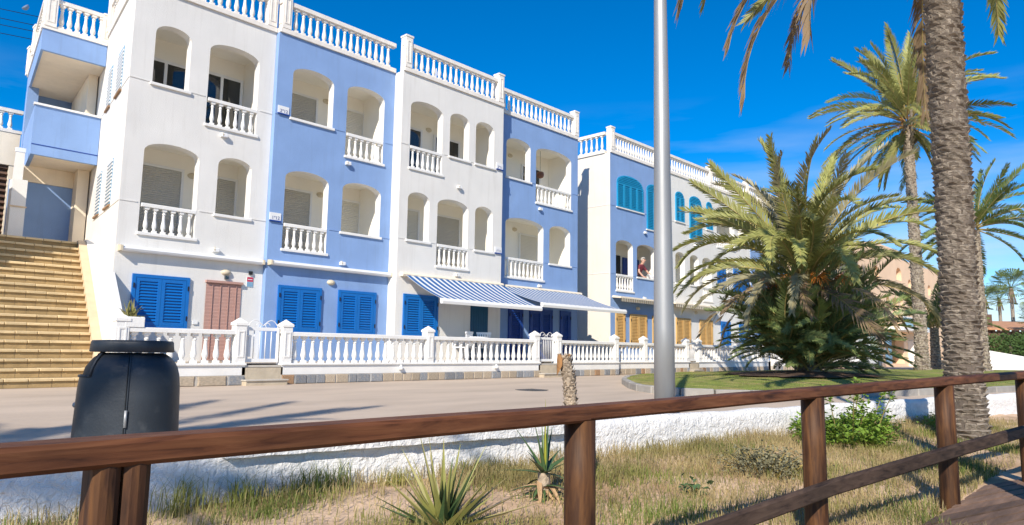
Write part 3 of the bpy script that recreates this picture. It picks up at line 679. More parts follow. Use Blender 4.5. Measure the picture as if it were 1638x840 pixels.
k = MB(); k.prism([(twx(23.2)-.02,23.2),(twx(23.2)+.25,23.2),(twx(23.85)+.25,23.85),(twx(23.85)-.02,23.85)], 5.55, 7.995); k.build('pier', 'blue_render', TW)
k = MB(); k.box(3.7, 4.0, 19.7, 20.0, 3.19, 4.62); o = k.build('pier', 'white_render', TW); box('coping', 'sand_strip', o, 3.68, 4.02, 19.68, 19.699, 3.95, 3.985)
k = MB(); k.prism([(5.33,20.9),(5.6,20.9),(5.9,23.8),(5.62,23.8)], 3.19, 5.355); k.build('partition', 'cream_paint', TW)
k = MB(); k.prism([(5.38,20.9),(5.6,20.9),(5.95,23.8),(5.74,23.8)], 5.555, 7.995); k.build('partition', 'cream_paint', TW)
k = MB(); k.prism([(twx(21.6)+.0,21.6),(twx(21.6)+.2,21.6),(twx(24)+.2,24),(twx(24)+.0,24)], 3.19, 5.33); k.build('side_wall', 'blue_render', TW)
k = MB(); k.prism([(3.76,20.005),(3.95,20.005),(4.42,22.6),(4.23,22.6)], 3.19, 5.33); k.build('side_wall', 'white_render', TW)
box('wall_light', 'white_metal', TW, 3.82, 4.02, 20.3, 20.42, 5.42, 5.52)
o = tw('roof_balustrade', 'roof_white', 19.87, 20.06, 8.52, 8.63, -.03); tw('top_rail', 'roof_white', 19.9, 20.04, 9.26, 9.36, -.02, -.01, o)
balusters(o, 4.33, 5.4, 19.97, 8.63, 9.26, 6, BALR, 1.0)
obj('post', POST_R, o, loc=(4.17, 19.97, 8.6), scale=(1.1,1,.88)); obj('post', POST_R, o, loc=(5.42, 19.97, 8.6), scale=(.7,.9,.8))
k = MB()
for z0, z1 in ((8.52,8.63),(9.26,9.36)): k.prism([(twx(20.1)-.03,20.1),(twx(20.1)+.16,20.1),(twx(24.1)+.16,24.1),(twx(24.1)-.03,24.1)], z0, z1)
o = k.build('roof_balustrade', 'roof_white', TW)
balusters(o, 20.2, 24, lambda u: twx(u)+.065, 8.63, 9.26, 18, BALR, 1.0, False)
for py in (22.3, 24.1): obj('post', POST_R, o, loc=(twx(py)+.065, py, 8.6), scale=(1,1,.88))
# neighbouring house left behind the stairs
NB = root('house', (2.5, 25, 0), 'rough cream rendered house with a white balustrade behind the outside stairs', 'house')
box('wall', 'cream_paint', NB, -4, 4.66, 24.4, 30, 5.9, 6.86); box('lower_wall', 'timber', NB, -4, 4.9, 24.6, 30, 0, 5.9)
k = MB(); z = 3.25
while z < 5.8: k.xprism([(24.45,z),(24.5,z-.02),(24.59,z+.09),(24.56,z+.11)], 1.5, 4.45); z += .17
k.build('louvre_slats', 'timber', NB, kind='stuff'); box('wall_end', 'cream_paint', NB, 4.46, 4.66, 24.42, 24.59, 3.0, 5.895)
box('shade_wing', 'cream_paint', NB, -6, 1.95, 17.3, 24.35, -.02, 5.5); box('shade_wing_cornice', 'roof_white', NB, -6.1, 2.05, 17.2, 24.35, 5.5, 5.62)  # unseen wing, added to shade the upper stairs and the tower wall
o = box('balustrade', 'roof_white', NB, -4, 4.68, 24.38, 24.58, 6.862, 6.95); box('top_rail', 'roof_white', o, -4, 4.68, 24.4, 24.55, 7.47, 7.57)
balusters(o, 2.5, 4.5, 24.48, 6.95, 7.47, 9, BALR, 1.0)

# ------------------------------------------------------------------ terrace walls with balusters, gates
STONES = ['stone_grey']*4 + ['stone_tan']*4 + ['stone_brown']
def stone_mesh():
    out = []
    for q in range(4):
        k = MB(); r = random.Random(q); n = 8; pts = []
        for i in range(n):
            t = [(-.5,0),(-.47,.5),(-.5,1),(0,1),(.5,1),(.48,.5),(.5,0),(0,0)][i]; pts.append((t[0]*(1+r.uniform(-.03,.02)), min(1, max(0, t[1]+r.uniform(-.04,.04)))))
        a = [k.vert((x, 0, z)) for x, z in pts]; b = [k.vert((x*.9, -1, .5+(z-.5)*.86)) for x, z in pts]
        k.face(b)
        for i in range(n): k.face((a[(i+1)%n], a[i], b[i], b[(i+1)%n]))
        out.append(k)
    return out
SK = stone_mesh(); STME = {(q, m): SK[q].mesh('stone', m) for q in range(4) for m in ('stone_grey','stone_tan','stone_brown')}
def stones(parent, x0, x1, y, z0, z1, seed, wide=.30, pal=STONES):
    r = random.Random(seed); x = x0
    while x < x1-.08:
        wd = min(r.uniform(.7, 1.25)*wide, x1-x)
        if x1-x-wd < .1: wd = x1-x
        obj('stone', STME[(r.randrange(4), r.choice(pal))], parent, loc=(x+wd/2, y, z0), scale=(wd*.95, r.uniform(.014,.03), z1-z0)); x += wd
TG = 'white balustraded terrace walls along the street'
def terrace(label, x0, x1, y, n, posts, seed, zs=.2, end=None, wide=.30, depth=2.3):
    t = root('terrace_wall', ((x0+x1)/2, y+.1, 0), label, 'balustrade wall', TG)
    k = MB(); k.box(x0, x1, y, y+.2, zs, .40); k.build('plinth', 'white_paint', t)
    box('plinth_base', 'mortar', t, x0+.005, x1-.005, y-.003, y+.2, -.03, zs-.003); stones(t, x0+.01, x1-.01, y-.004, .0, zs-.006, seed, wide, ['stone_grey','stone_grey','stone_tan'] if wide > .4 else STONES)
    k = MB(); k.bbox(x0-.01, x1+.01, y-.04, y+.22, .402, .44, .008); k.build('ledge', 'white_paint', t)
    k = MB(); k.bbox(x0, x1, y-.005, y+.19, 1.02, 1.105, .012); rail = k.build('rail', 'white_paint', t)
    ps = sorted(posts); ends = [x0-.05] + ps + [x1+.05]
    for px in ps: obj('post', POST_G, t, loc=(px, y+.095, .438))
    tot = x1-x0
    for a, b in zip(ends, ends[1:]):
        a2, b2 = (a+.12 if a in ps else a+.08), (b-.12 if b in ps else b-.08)
        m2 = max(0, round((b2-a2)/.222))
        if m2: balusters(t, a2, b2, y+.095, .44, 1.02, m2)
    return t
terrace('white baluster wall in front of the white end townhouse, beneath the planter', 4.36, 6.83, YT, 10, [4.47, 6.70], 3, wide=.5)
terrace('white baluster wall running between the two white gates below the striped awning', 7.62, 15.95, YT, 30, [7.73, 11.7, 15.81], 5)
terrace('white baluster wall right of the small gate, ending at the passage', 16.72, 20.0, YT, 14, [16.83, 19.88], 7)
terrace('white baluster wall before the blue townhouse with turquoise shutters', 20.06, 25.2, YT+.25, 16, [22.05, 25.05], 9)
terrace('white baluster wall before the far white townhouses, palm shadows across it', 25.9, 32.5, YT+.25, 28, [26.03, 29.6, 32.4], 11)
terrace('white baluster wall mostly behind the bushy palm', 33.2, 40.5, YT+.25, 30, [33.3, 36.8, 40.4], 13)
sheet('terrace_paving', 'step_stone', [4.7, 20.0], [YT+.19, Y1+.2], lambda x, y: .425)
sheet('terrace_paving', 'step_stone', [20.06, 40.5], [YT+.44, YB+.2], lambda x, y: .425)
k = MB(); k.box(19.8, 20.0, YT+.2, Y4, .0, .42); k.build('terrace_end', 'white_paint', None, kind='structure')
def gate(label, x0, x1, y, nb):
    g = root('gate', ((x0+x1)/2, y+.1, .45), label, 'gate', 'white metal garden gates')
    zb, zt = .46, 1.17; k = MB(); yy = y+.08
    for u in (x0+.02, x1-.065): k.box(u, u+.045, yy, yy+.04, zb, zt+.02)
    k.box(x0+.065, x1-.065, yy+.002, yy+.038, zt-.06, zt+.01); k.box(x0+.065, x1-.065, yy+.002, yy+.038, zb, zb+.07); k.build('frame', 'white_metal', g)
    wdt = x1-x0
    for i in range(nb):
        u = x0+.06+(wdt-.12)*(i+1)/(nb+1); b = MB(); b.tube([(u,yy+.02,zb+.07),(u,yy+.02,zt-.06)], .0105, 8); b.build('bar', 'white_metal', g, True)
    s = MB(); c = (x0+x1)/2
    for sg in (-1, 1):
        P = []
        for i in range(13):
            t = i/12; P.append((c+sg*(wdt*.44*(1-t)), yy+.02, zt+.01+.15*math.sin(math.pi*(t**.8)*.93)))
        s.tube(P, .009, 6)
        s.tube([(c+sg*(.10+.05*math.cos(a)), yy+.02, zt+.05+.05*math.sin(a)) for a in [i*.5 for i in range(12)]], .007, 6)
    s.build('scroll', 'white_metal', g, True)
    h = MB(); h.box(x0+.01, x0+.10, yy-.03, yy+.0, zt-.18, zt-.15); h.box(x0+.06, x0+.14, yy-.02, yy-.0, zt-.6, zt-.15) if nb < 5 else None; h.build('latch', 'white_metal', g)
    st = root('gate_steps', ((x0+x1)/2, y, 0), 'two tan stone steps below ' + label.split(' gate')[0] + ' gate', 'steps', 'gate steps')
    for (y0, y1, z0, z1) in ((y-.22, y+.02, -.03, .09), (y+.0, y+.35, .095, .36)): box('step', 'step_stone', st, x0-.08, x1+.06, y0, y1, z0, z1)
    box('nosing', 'mortar', st, x0-.1, x1+.07, y-.25, y+.03, .0905, .115); box('nosing', 'mortar', st, x0-.005, x1+.0, y-.01, y+.33, .362, .40)
    return g
gate('white scrolled gate with four bars beside the blue townhouse', 6.84, 7.60, YT, 4)
gate('white far gate before the blue townhouse with turquoise shutters', 25.22, 25.88, YT+.25, 5)
gate('white narrow gate with close bars below the right striped awning', 15.97, 16.70, YT, 6)
# little lamps along the terrace plinth
def plinth_lamp(x, label):
    k = MB(); k.lathe([(.035,0),(.055,.015),(.055,.05),(.03,.10),(.012,.125)], 12); o = k.build('plinth_lamp', 'white_metal', None, True, loc=(x, YT-.055, .27)); tag(o, label, 'lamp', 'plinth lamps')
    k = MB(); k.box(-.02, .02, 0, .06, .02, .06); k.build('bracket', 'white_metal', o)
plinth_lamp(10.75, 'small white lamp on the plinth below the blue townhouse'); plinth_lamp(14.05, 'small white lamp on the plinth below the striped awning')

# planter with a spiky plant on the first terrace wall
PL = root('planter', (4.66, YT+.09, 1.108), 'white planter box with a spiky aloe standing on the terrace wall', 'planter')
k = MB(); k.bbox(4.50, 4.84, YT-.02, YT+.19, 1.106, 1.29, .012); k.box(4.52, 4.82, YT, YT+.17, 1.285, 1.293); k.build('box', 'white_paint', PL)
def blade(k, base, d, L, w, bend, seg=5, curl=.0, th=.18):
    d = Vector(d).normalized(); side = d.cross(Vector((0,0,1)));
    side = Vector((1,0,0)) if side.length < .05 else side.normalized()
    p = Vector(base); up = side.cross(d); prev = None; step = L/seg
    for i in range(seg+1):
        t = i/seg; ww = w*(.55+.45*math.sin(math.pi*min(1, t*1.3+.2)))*(1-t**2.2) + .002
        n = side.cross(d).normalized()
        a, b, c = k.vert(p-side*ww/2+n*ww*th), k.vert(p), k.vert(p+side*ww/2+n*ww*th)
        if prev: k.face((prev[0], prev[1], b, a)); k.face((prev[1], prev[2], c, b))
        prev = (a, b, c)
        p = p+d*step; d = (d+Vector((0,0,-bend/seg))).normalized()
k = MB(); r = random.Random(5)
for i in range(26):
    a = r.uniform(0, 6.28); e = r.uniform(.5, 1.5); blade(k, (4.60+r.uniform(-.05,.1), YT+.08, 1.28), (math.cos(a)*math.cos(e), math.sin(a)*math.cos(e), math.sin(e)), r.uniform(.18,.36), .055, .3)
for i in range(40):
    a = r.uniform(0, 6.28); blade(k, (4.70+r.uniform(-.12,.12), YT+.08+r.uniform(-.05,.05), 1.28), (math.cos(a), math.sin(a), .7), r.uniform(.06,.14), .03, .8, 3)
k.build('leaves', 'agave', PL)
# patio furniture on the terrace under the awning
def chair(label, x, y, rz):
    t = root('patio_chair', (x, y, .425), label, 'chair', 'white patio chairs', False, rz)
    k = MB(); k.bbox(-.22, .22, -.22, .2, .40, .43, .01); k.build('seat', 'white_metal', t)
    k = MB()
    for i in range(6): k.box(-.2+i*.07, -.155+i*.07, .19, .215, .44, .82)
    k.box(-.22, .22, .185, .22, .80, .86); k.build('backrest', 'white_metal', t)
    for sx in (-1, 1):
        for sy in (-1, 1): q = MB(); q.bar((sx*.19, sy*.18, .40), (sx*.22, sy*.22, 0), .03); q.build('leg', 'white_metal', t)
        q = MB(); q.box(sx*.22-.02, sx*.22+.02, -.2, .2, .60, .63); q.bar((sx*.22,-.19,.60), (sx*.21,-.2,.43), .03); q.build('armrest', 'white_metal', t)
chair('white slatted patio chair behind the balusters by the blue shutter', 13.6, 14.75, R(200)); chair('white slatted patio chair pushed to the table before the dark door', 14.55, 14.95, R(150))
t = root('patio_table', (14.05, 14.75, .425), 'round white patio table between the two patio chairs', 'table', None, False)
k = MB(); k.lathe([(.40,.68),(.42,.69),(.42,.71),(.40,.72)], 20); k.build('table_top', 'white_metal', t); k = MB(); k.lathe([(.22,0),(.20,.03),(.03,.06),(.03,.67),(.1,.679)], 12); k.build('pedestal', 'white_metal', t)
# wicker pot hanging on the far loggia wall
k = MB(); k.lathe([(.03,-.12),(.12,-.08),(.15,0),(.13,.10),(.10,.12)], 12); o = k.build('hanging_pot', 'wicker', None, True, loc=(19.3, Y4+.75, 7.25)); tag(o, 'small brown hanging pot in the top loggia of the end blue townhouse', 'pot')
k = MB(); k.tube([(0,0,.1),(0,0,.96)], .006, 5); k.build('cord', 'black', o)

# ------------------------------------------------------------------ man leaning on the sill
def man():
    t = root('person', (25.42, YB+.42, 3.16), 'man in maroon T-shirt leaning on the window sill of the blue townhouse', 'person')
    J = {}; ed = []; 
    B = Vector((25.36, YB+.45, 0))
    def j(n, x, y, z, r, p=None): J[n] = (Vector((25.4+x, YB+.30+y, z)), r, p)
    j('pel', -.02, .22, 3.98, .15); j('bel', -.01, .16, 4.12, .155, 'pel'); j('che', .03, .06, 4.30, .155, 'bel'); j('shl', .05, .02, 4.41, .10, 'che'); j('nek', .06, -.01, 4.49, .058, 'shl'); j('hd0', .08, -.05, 4.57, .085, 'nek'); j('hd1', .085, -.055, 4.65, .098, 'hd0'); j('hd2', .085, -.045, 4.73, .07, 'hd1')
    j('ls', -.13, .01, 4.39, .075, 'shl'); j('le', -.26, -.05, 4.14, .050, 'ls'); j('lw', -.16, -.20, 3.93, .036, 'le'); j('lh', -.09, -.24, 3.90, .035, 'lw')
    j('rs', .22, .02, 4.38, .075, 'shl'); j('re', .34, -.10, 4.16, .050, 'rs'); j('rw', .46, -.28, 3.96, .036, 're'); j('rh', .52, -.34, 3.90, .034, 'rw')
    for s, sx in (('l',-.12),('r',.10)): j(s+'hip', sx, .22, 3.86, .11, 'pel'); j(s+'kn', sx, .20, 3.52, .075, s+'hip'); j(s+'an', sx, .25, 3.25, .055, s+'kn'); j(s+'ft', sx, .12, 3.19, .045, s+'an')
    for h, d in (('l', Vector((.8,-.45,-.12))), ('r', Vector((.45,-.75,-.5)))):
        for q in range(5):
            base = J[h+'h'][0]; off = (q-2)*.017; L2 = (.05,.075,.08,.075,.06)[q]
            sid = Vector((-d.y, d.x, 0)).normalized()
            dd = d.normalized() + sid*((q-2)*.12 if q else -.9)
            p1 = base + sid*off*1.2 + dd.normalized()*L2*.6; p2 = p1 + (dd.normalized()+Vector((0,0,-.35)))*L2*.55
            J[f'{h}f{q}a'] = (p1, .0095, h+'h'); J[f'{h}f{q}b'] = (p2, .008, f'{h}f{q}a')
    ks = list(J); me = bpy.data.meshes.new('body'); me.from_pydata([J[n][0] for n in ks], [(ks.index(n), ks.index(J[n][2])) for n in ks if J[n][2]], [])
    tmp = bpy.data.objects.new('body', me); COL.objects.link(tmp)
    md = tmp.modifiers.new('s', 'SKIN'); md.use_smooth_shade = True
    for i, n in enumerate(ks): me.skin_vertices[0].data[i].radius = (J[n][1], J[n][1]*(.8 if n in ('pel','bel','che') else 1))
    me.skin_vertices[0].data[0].use_root = True
    tmp.modifiers.new('d', 'SUBSURF').levels = 2
    dg = bpy.context.evaluated_depsgraph_get(); bm = bpy.data.meshes.new_from_object(tmp.evaluated_get(dg)); bpy.data.objects.remove(tmp)
    for mm in ('skin', 'maroon', 'trousers'): bm.materials.append(MATS[mm])
    lsp, lep, rsp, rep = J['ls'][0], J['le'][0], J['rs'][0], J['re'][0]
    for p in bm.polygons:
        c = p.center; p.use_smooth = True; mi = 0
        if c.z < 3.99 and abs(c.x-25.39) < .32 and c.y > YB+.36: mi = 2
        elif c.z < 4.475 and c.y > YB+.05:
            dl = (c-lsp).dot((lep-lsp).normalized())/(lep-lsp).length if c.x < 25.4-.12 else 0; dr = (c-rsp).dot((rep-rsp).normalized())/(rep-rsp).length if c.x > 25.4+.21 else 0
            if dl < .62 and dr < .62 and c.z > 3.95: mi = 1
        p.material_index = mi
    bo = obj('body', bm, t)
    hc = J['hd1'][0]
    def ell(name, m, c, r, cut=None):
        k = MB(); n = 14; rings = []
        for i in range(9):
            a = math.pi*(i/8) - math.pi/2; rings.append([k.vert((c[0]+r[0]*math.cos(a)*math.cos(6.283*q/n), c[1]+r[1]*math.cos(a)*math.sin(6.283*q/n), c[2]+r[2]*math.sin(a))) for q in range(n)])
        for a, b in zip(rings, rings[1:]):
            for q in range(n):
                f = (a[q], a[(q+1)%n], b[(q+1)%n], b[q])
                if cut and cut(sum((Vector(k.v[v]) for v in f), Vector())/4): continue
                k.face(f)
        k.build(name, m, t, True)
    ell('hair', 'hair', hc+Vector((0,.012,.035)), (.108,.118,.112), lambda p: p.y < hc.y-.05 and p.z < hc.z+.085 or p.z < hc.z-.03)
    ell('nose', 'skin', hc+Vector((.0,-.112,-.005)), (.017,.026,.026)); 
    for s in (-1, 1): ell('ear', 'skin', hc+Vector((s*.098,.01,-.005)), (.015,.03,.036)); ell('eye', 'black', hc+Vector((s*.037,-.094,.025)), (.013,.008,.008))
    ell('mouth', 'maroon', hc+Vector((0,-.088,-.058)), (.028,.012,.006))
man()
k = MB(); rows = []
for i in range(13):
    t = i/12; rows.append([k.vert((25.52+.34*t, YB+yy+.012*math.sin(9*t+yy*8), z+.02*math.sin(7*t+2*yy)*(q < 4))) for q, (yy, z) in enumerate(((.13,3.89),(.10,4.0),(.04,4.05),(-.02,4.02),(-.035,3.90)))])
for a, b in zip(rows, rows[1:]):
    for i in range(4): k.face((a[i], b[i], b[i+1], a[i+1]))
o = k.build('cloth', 'towel', None, True); tag(o, 'crumpled white cloth on the window sill beside the man', 'cloth')

# ------------------------------------------------------------------ street: lamp post, litter bin, manhole, kerbed lawn
def lamp_post(label, x, y, z, h=8.5, r0=.132):
    t = root('lamp_post', (x, y, z), label, 'lamp post', 'galvanised lamp posts', False)
    k = MB(); k.lathe([(r0, 0), (r0*.97, 1.2), (r0*.66, 5.2), (r0*.45, h)], 28); k.build('pole', 'galv', t, True)
    k = MB(); k.bbox(-.22, .22, -.22, .22, -.02, .02, .01); o = k.build('base_plate', 'galv', t)
    for sx in (-1, 1):
        for sy in (-1, 1): b = MB(); b.lathe([(.02,.0),(.02,.05),(.008,.051),(.008,.08)], 6, (sx*.17, sy*.17, .02)); b.build('bolt', 'galv', o)
    k = MB(); k.tube([(0,0,h-.1),(0,.5,h+.35),(0,1.3,h+.5)], .035, 8); k.build('arm', 'galv', t, True)
    k = MB(); k.bbox(-.14, .14, 1.2, 1.85, h+.43, h+.55, .03); k.build('lamp_head', 'galv', t)
lamp_post('tall galvanised steel lamp post behind the low white wall', 7.86, 4.77, -.10)
lamp_post('unseen galvanised lamp post added on the boardwalk for its shadow', 6.3, .40, -.40)  # out of view, added to throw a post's shadow onto the low wall

def litter_bin():
    zg = street_z(1.95, 5.79)
    t = root('litter_bin', (1.95, 5.80, zg), 'dark grey plastic litter bin with a flat hood behind the wooden fence', 'bin', None, False, R(-42))
    # local x runs along the picture, y away
    n = 40; rx, ry = .345, .27
    def ring(k, z, s): return [k.vert((rx*s*math.copysign(abs(math.cos(a))**.8, math.cos(a)), ry*s*math.copysign(abs(math.sin(a))**.8, math.sin(a)), z)) for a in (2*math.pi*i/n for i in range(n))]
    prof = [(.05,1.0),(.10,1.02),(.25,1.02),(.45,1.0),(.58,.985),(.66,.96),(.72,.915),(.76,.85),(.795,.765),(.818,.67),(.826,.60)]
    k = MB(); rings = [ring(k, z, s) for z, s in prof]
    slot = {(j, i) for j in range(5, 9) for i in list(range(19, 27))}
    for j, (a, b) in enumerate(zip(rings, rings[1:])):
        for i in range(n):
            if (j, i) in slot: continue
            k.face((a[i], a[(i+1)%n], b[(i+1)%n], b[i]))
    k.face(rings[0][::-1]); k.face(rings[-1])
    k.build('body', 'bin_plastic', t, True)
    k = MB(); rg = [ring(k, z, s) for z, s in ((.3,.93),(.5,.945),(.62,.925),(.66,.91),(.72,.87),(.76,.80),(.795,.72),(.82,.6))]
    for a, b in zip(rg, rg[1:]):
        for i in range(n): k.face((a[i], a[(i+1)%n], b[(i+1)%n], b[i]))
    k.build('shade_liner', 'bin_dark', t, True)  # black inner shell, its colour stands in for the shade behind the slot
    k = MB(); lipz = [(.655,.975),(.72,.93),(.77,.86),(.81,.775),(.838,.675)]
    for i in (19, 27):
        a = 2*math.pi*i/n; k.tube([(rx*s2*math.copysign(abs(math.cos(a))**.8, math.cos(a)), ry*s2*math.copysign(abs(math.sin(a))**.8, math.sin(a)), z2) for z2, s2 in lipz], .009, 6)
    k.tube([(rx*.972*math.copysign(abs(math.cos(a))**.8, math.cos(a)), ry*.972*math.copysign(abs(math.sin(a))**.8, math.sin(a)), .657) for a in (2*math.pi*i/n for i in range(19, 28))], .009, 6)
    k.build('slot_rim', 'bin_plastic', t, True)
    k = MB()
    rr = [ring(k, z, s) for z, s in ((.836,.70),(.832,.805),(.838,.825),(.905,.805),(.918,.785),(.922,.5))]
    for a, b in zip(rr, rr[1:]):
        for i in range(n): k.face((a[i], a[(i+1)%n], b[(i+1)%n], b[i]))
    k.face(rr[0][::-1]); k.face(rr[-1]); k.build('hood', 'bin_plastic', t, True)
    # door seam, hinge, rim of the slot
    a = R(283); k = MB()
    P = [(rx*(s+.006)*math.copysign(abs(math.cos(a))**.8, math.cos(a)), ry*(s+.006)*math.copysign(abs(math.sin(a))**.8, math.sin(a)), z) for z, s in prof]
    k.tube(P, .006, 6); k.build('seam', 'bin_plastic', t, True)
    P2 = [(x-.012, y, z) for x, y, z in P]; k = MB(); k.tube(P2, .004, 6); k.build('seam_gap', 'bin_dark', t, True)
    k = MB(); k.tube([(P[2][0], P[2][1]-.008, .30), (P[2][0], P[2][1]-.008, .42)], .011, 8); k.build('hinge', 'galv', t, True)
    k = MB(); k.lathe([(.02,0),(.02,.02),(.012,.028)], 10, (0,0,0)); o = k.build('lock', 'galv', t, True, loc=(-rx*.985, -.06, .44), rot=(R(90), 0, R(-80)))
    k = MB(); k.lathe([(.2,-.03),(.2,.05)], 20); k.build('foot', 'bin_dark', t)
litter_bin()
k = MB(); k.lathe([(.33,-.02),(.33,.004),(.30,.006)], 24); o = k.build('manhole_cover', 'iron', None, False, loc=(11.2, 9.98, street_z(11.2,9.98))); tag(o, 'round iron manhole cover set in the concrete street', 'manhole cover')
k = MB()
for i in range(-3, 4): k.box(i*.08-.02, i*.08+.02, -.24, .24, .0055, .011)
k.build('tread', 'iron', o)

# lawn island with kerb stones
ISL = [(14.85,10.1),(13.15,8.6),(12.75,7.5),(13.2,6.5),(14.8,5.4),(19,4.1),(24,3.0),(30,2.0),(38,.8),(47,-.4),(50,2.5),(47,6.5),(41,9.6),(34,10.9),(28,11.9),(22,12.3),(18,11.8),(16,10.9)]
def smooth_loop(P, n=8):
    out = []; m = len(P)
    for i in range(m):
        p0, p1, p2, p3 = (Vector(P[(i+q-1) % m]) for q in range(4))
        for s in range(n):
            t = s/n; out.append(.5*((2*p1)+(p2-p0)*t+(2*p0-5*p1+4*p2-p3)*t*t+(3*p1-p0-3*p2+p3)*t**3))
    return out
loop = smooth_loop(ISL); cx, cy = 28, 7
k = MB(); c = k.vert((cx, cy, .22)); rings = []
for f in (1.0, .985, .8, .5): rings.append([k.vert((cx+(p.x-cx)*f, cy+(p.y-cy)*f, street_z(p.x, p.y) + (.13 if f > .99 else .15+.10*(1-f)) + .015*nrand(p.x*f, p.y*f))) for p in loop])
nl = len(loop)
for a, b in zip(rings, rings[1:]):
    for i in range(nl): k.face((a[i], a[(i+1)%nl], b[(i+1)%nl], b[i]))
for i in range(nl): k.face((rings[-1][i], rings[-1][(i+1)%nl], c))
k.build('lawn', 'lawn', None, True, kind='structure')
KR = root('lawn_kerb', (13, 7.5, -.1), 'pale stone kerb curving round the lawn of the palms', 'kerb')
acc = 0; pts = [loop[0]]
for i in range(nl+1):
    p = loop[i % nl]
    if (p-pts[-1]).length > (.62 if p.x < 22 else 1.4): pts.append(p)
for a, b in zip(pts, pts[1:]+pts[:1]):
    d = (b-a); L2 = d.length; 
    if L2 < .1: continue
    z = street_z(a.x, a.y); k = MB(); k.bbox(.008, L2-.008, -.075, .075, -.05, .145+random.uniform(-.006,.006), .02)
    k.build('kerb_stone', 'kerb', KR, loc=(a.x, a.y, z), rot=(0, 0, math.atan2(d.y, d.x)))
k = MB(); n = 30
ctr = k.vert((22.3, 8.6, .30)); rg = [k.vert((22.3+3.4*math.cos(6.283*i/n)*(1+.12*math.sin(i*2.3)), 8.6+2.0*math.sin(6.283*i/n)*(1+.12*math.sin(i*1.7)), .178)) for i in range(n)]
for i in range(n): k.face((rg[i], rg[(i+1)%n], ctr))
k.build('mulch_bed', 'mulch', None, True, kind='structure')

# ------------------------------------------------------------------ wooden fence and boardwalk
FP = [(-1.35, 2.02, .565), (.653, 2.03, .559), (2.618, 2.035, .548), (4.746, 1.78, .584), (6.616, 1.43, .629), (8.22, 1.11, .668), (10.1, .72, .72)]
FN = root('fence', (2.6, 2, -.45), 'dark stained wooden post and rail fence along the boardwalk', 'fence')
def log_post(x, y, ztop, i):
    k = MB(); r = .072; n = 16; rings = []
    if i == 1:     # the post by the bin is two half logs side by side
        for sx in (-1, 1):
            P = []
            for q in range(n): a = 2*math.pi*q/n; P.append((x + .015 + sx*.036 + .033*max(-1, min(1, 1.4*math.cos(a))), y + .055*math.sin(a)))
            k.prism(P, -.75, ztop)
    else:
        for z in (-.75, -.4, -.1, .2, ztop):
            rings.append([k.vert((x+r*math.cos(6.283*q/n)*(1+.02*math.sin(z*3+q)), y+r*math.sin(6.283*q/n), z)) for q in range(n)])
        for a, b in zip(rings, rings[1:]):
            for q in range(n): k.face((a[q], a[(q+1)%n], b[(q+1)%n], b[q]))
        k.face(rings[-1])
    k.build('post', 'wood_post', FN, i != 1)
for i, (x, y, zt) in enumerate(FP): log_post(x, y, zt-.063, i)
def rail(a, b, zoff, th, dep, yo, name, m='wood'):
    A = Vector((a[0], a[1]+yo, a[2]+zoff)); Bv = Vector((b[0], b[1]+yo, b[2]+zoff)); d = (Bv-A); A -= d.normalized()*(-.003); n = 24
    k = MB(); s = Vector((-d.y, d.x, 0)).normalized(); prev = None; c = .012
    for i in range(n+1):
        t = i/n; p = A+d*t; w = .0009*math.sin(t*11+a[0]*3)
        row = [k.vert(p+s*u+Vector((0,0,v+w*.6))) for u, v in ((-dep/2+c,-th),(dep/2-c,-th),(dep/2,-th+c),(dep/2,-c),(dep/2-c,0),(-dep/2+c,0),(-dep/2,-c),(-dep/2,-th+c))]
        if prev:
            for q in range(8): k.face((prev[q], prev[(q+1)%8], row[(q+1)%8], row[q]))
        else: k.face(row[::-1])
        prev = row
    k.face(prev); k.build(name, m, FN)
for i, (a, b) in enumerate(zip(FP, FP[1:])):
    rail(a, b, 0, .066 + (.0 if i > 1 else .004), .125, 0, 'rail')
LOW = [(2.618,1.93,-.135),(4.746,1.685,-.02),(6.616,1.335,.09),(8.22,1.015,.18),(10.1,.63,.26)]
for a, b in zip(LOW, LOW[1:]): rail(a, b, .03, .098, .05, 0, 'lower_rail', 'wood_low')
# boardwalk
BW = root('boardwalk', (8, .8, -.4), 'weathered brown plank boardwalk beside the fence', 'boardwalk')
hd = R(-15); dv = Vector((math.cos(hd), math.sin(hd))); nv = Vector((-dv.y, dv.x)); o0 = Vector((6.0, 1.36))
for i in range(-4, 42):
    # plank line: o0 + t*dv - i*w*nv ; starts on the edge line y = 1.38 (through o0)
    w2 = .115; P = []
    for off in (i*w2, i*w2+w2-.022):
        q = o0 - nv*off; t = (1.385-q.y)/dv.y; P.append((q+dv*t, q+dv*(t+6.5)))
    (a, a2), (b, b2) = P
    k = MB(); z = -.352 + random.uniform(-.004,.004)
    k.prism([(b.x,b.y),(b2.x,b2.y),(a2.x,a2.y),(a.x,a.y)], z-.05, z); k.build('plank', 'plank', BW)

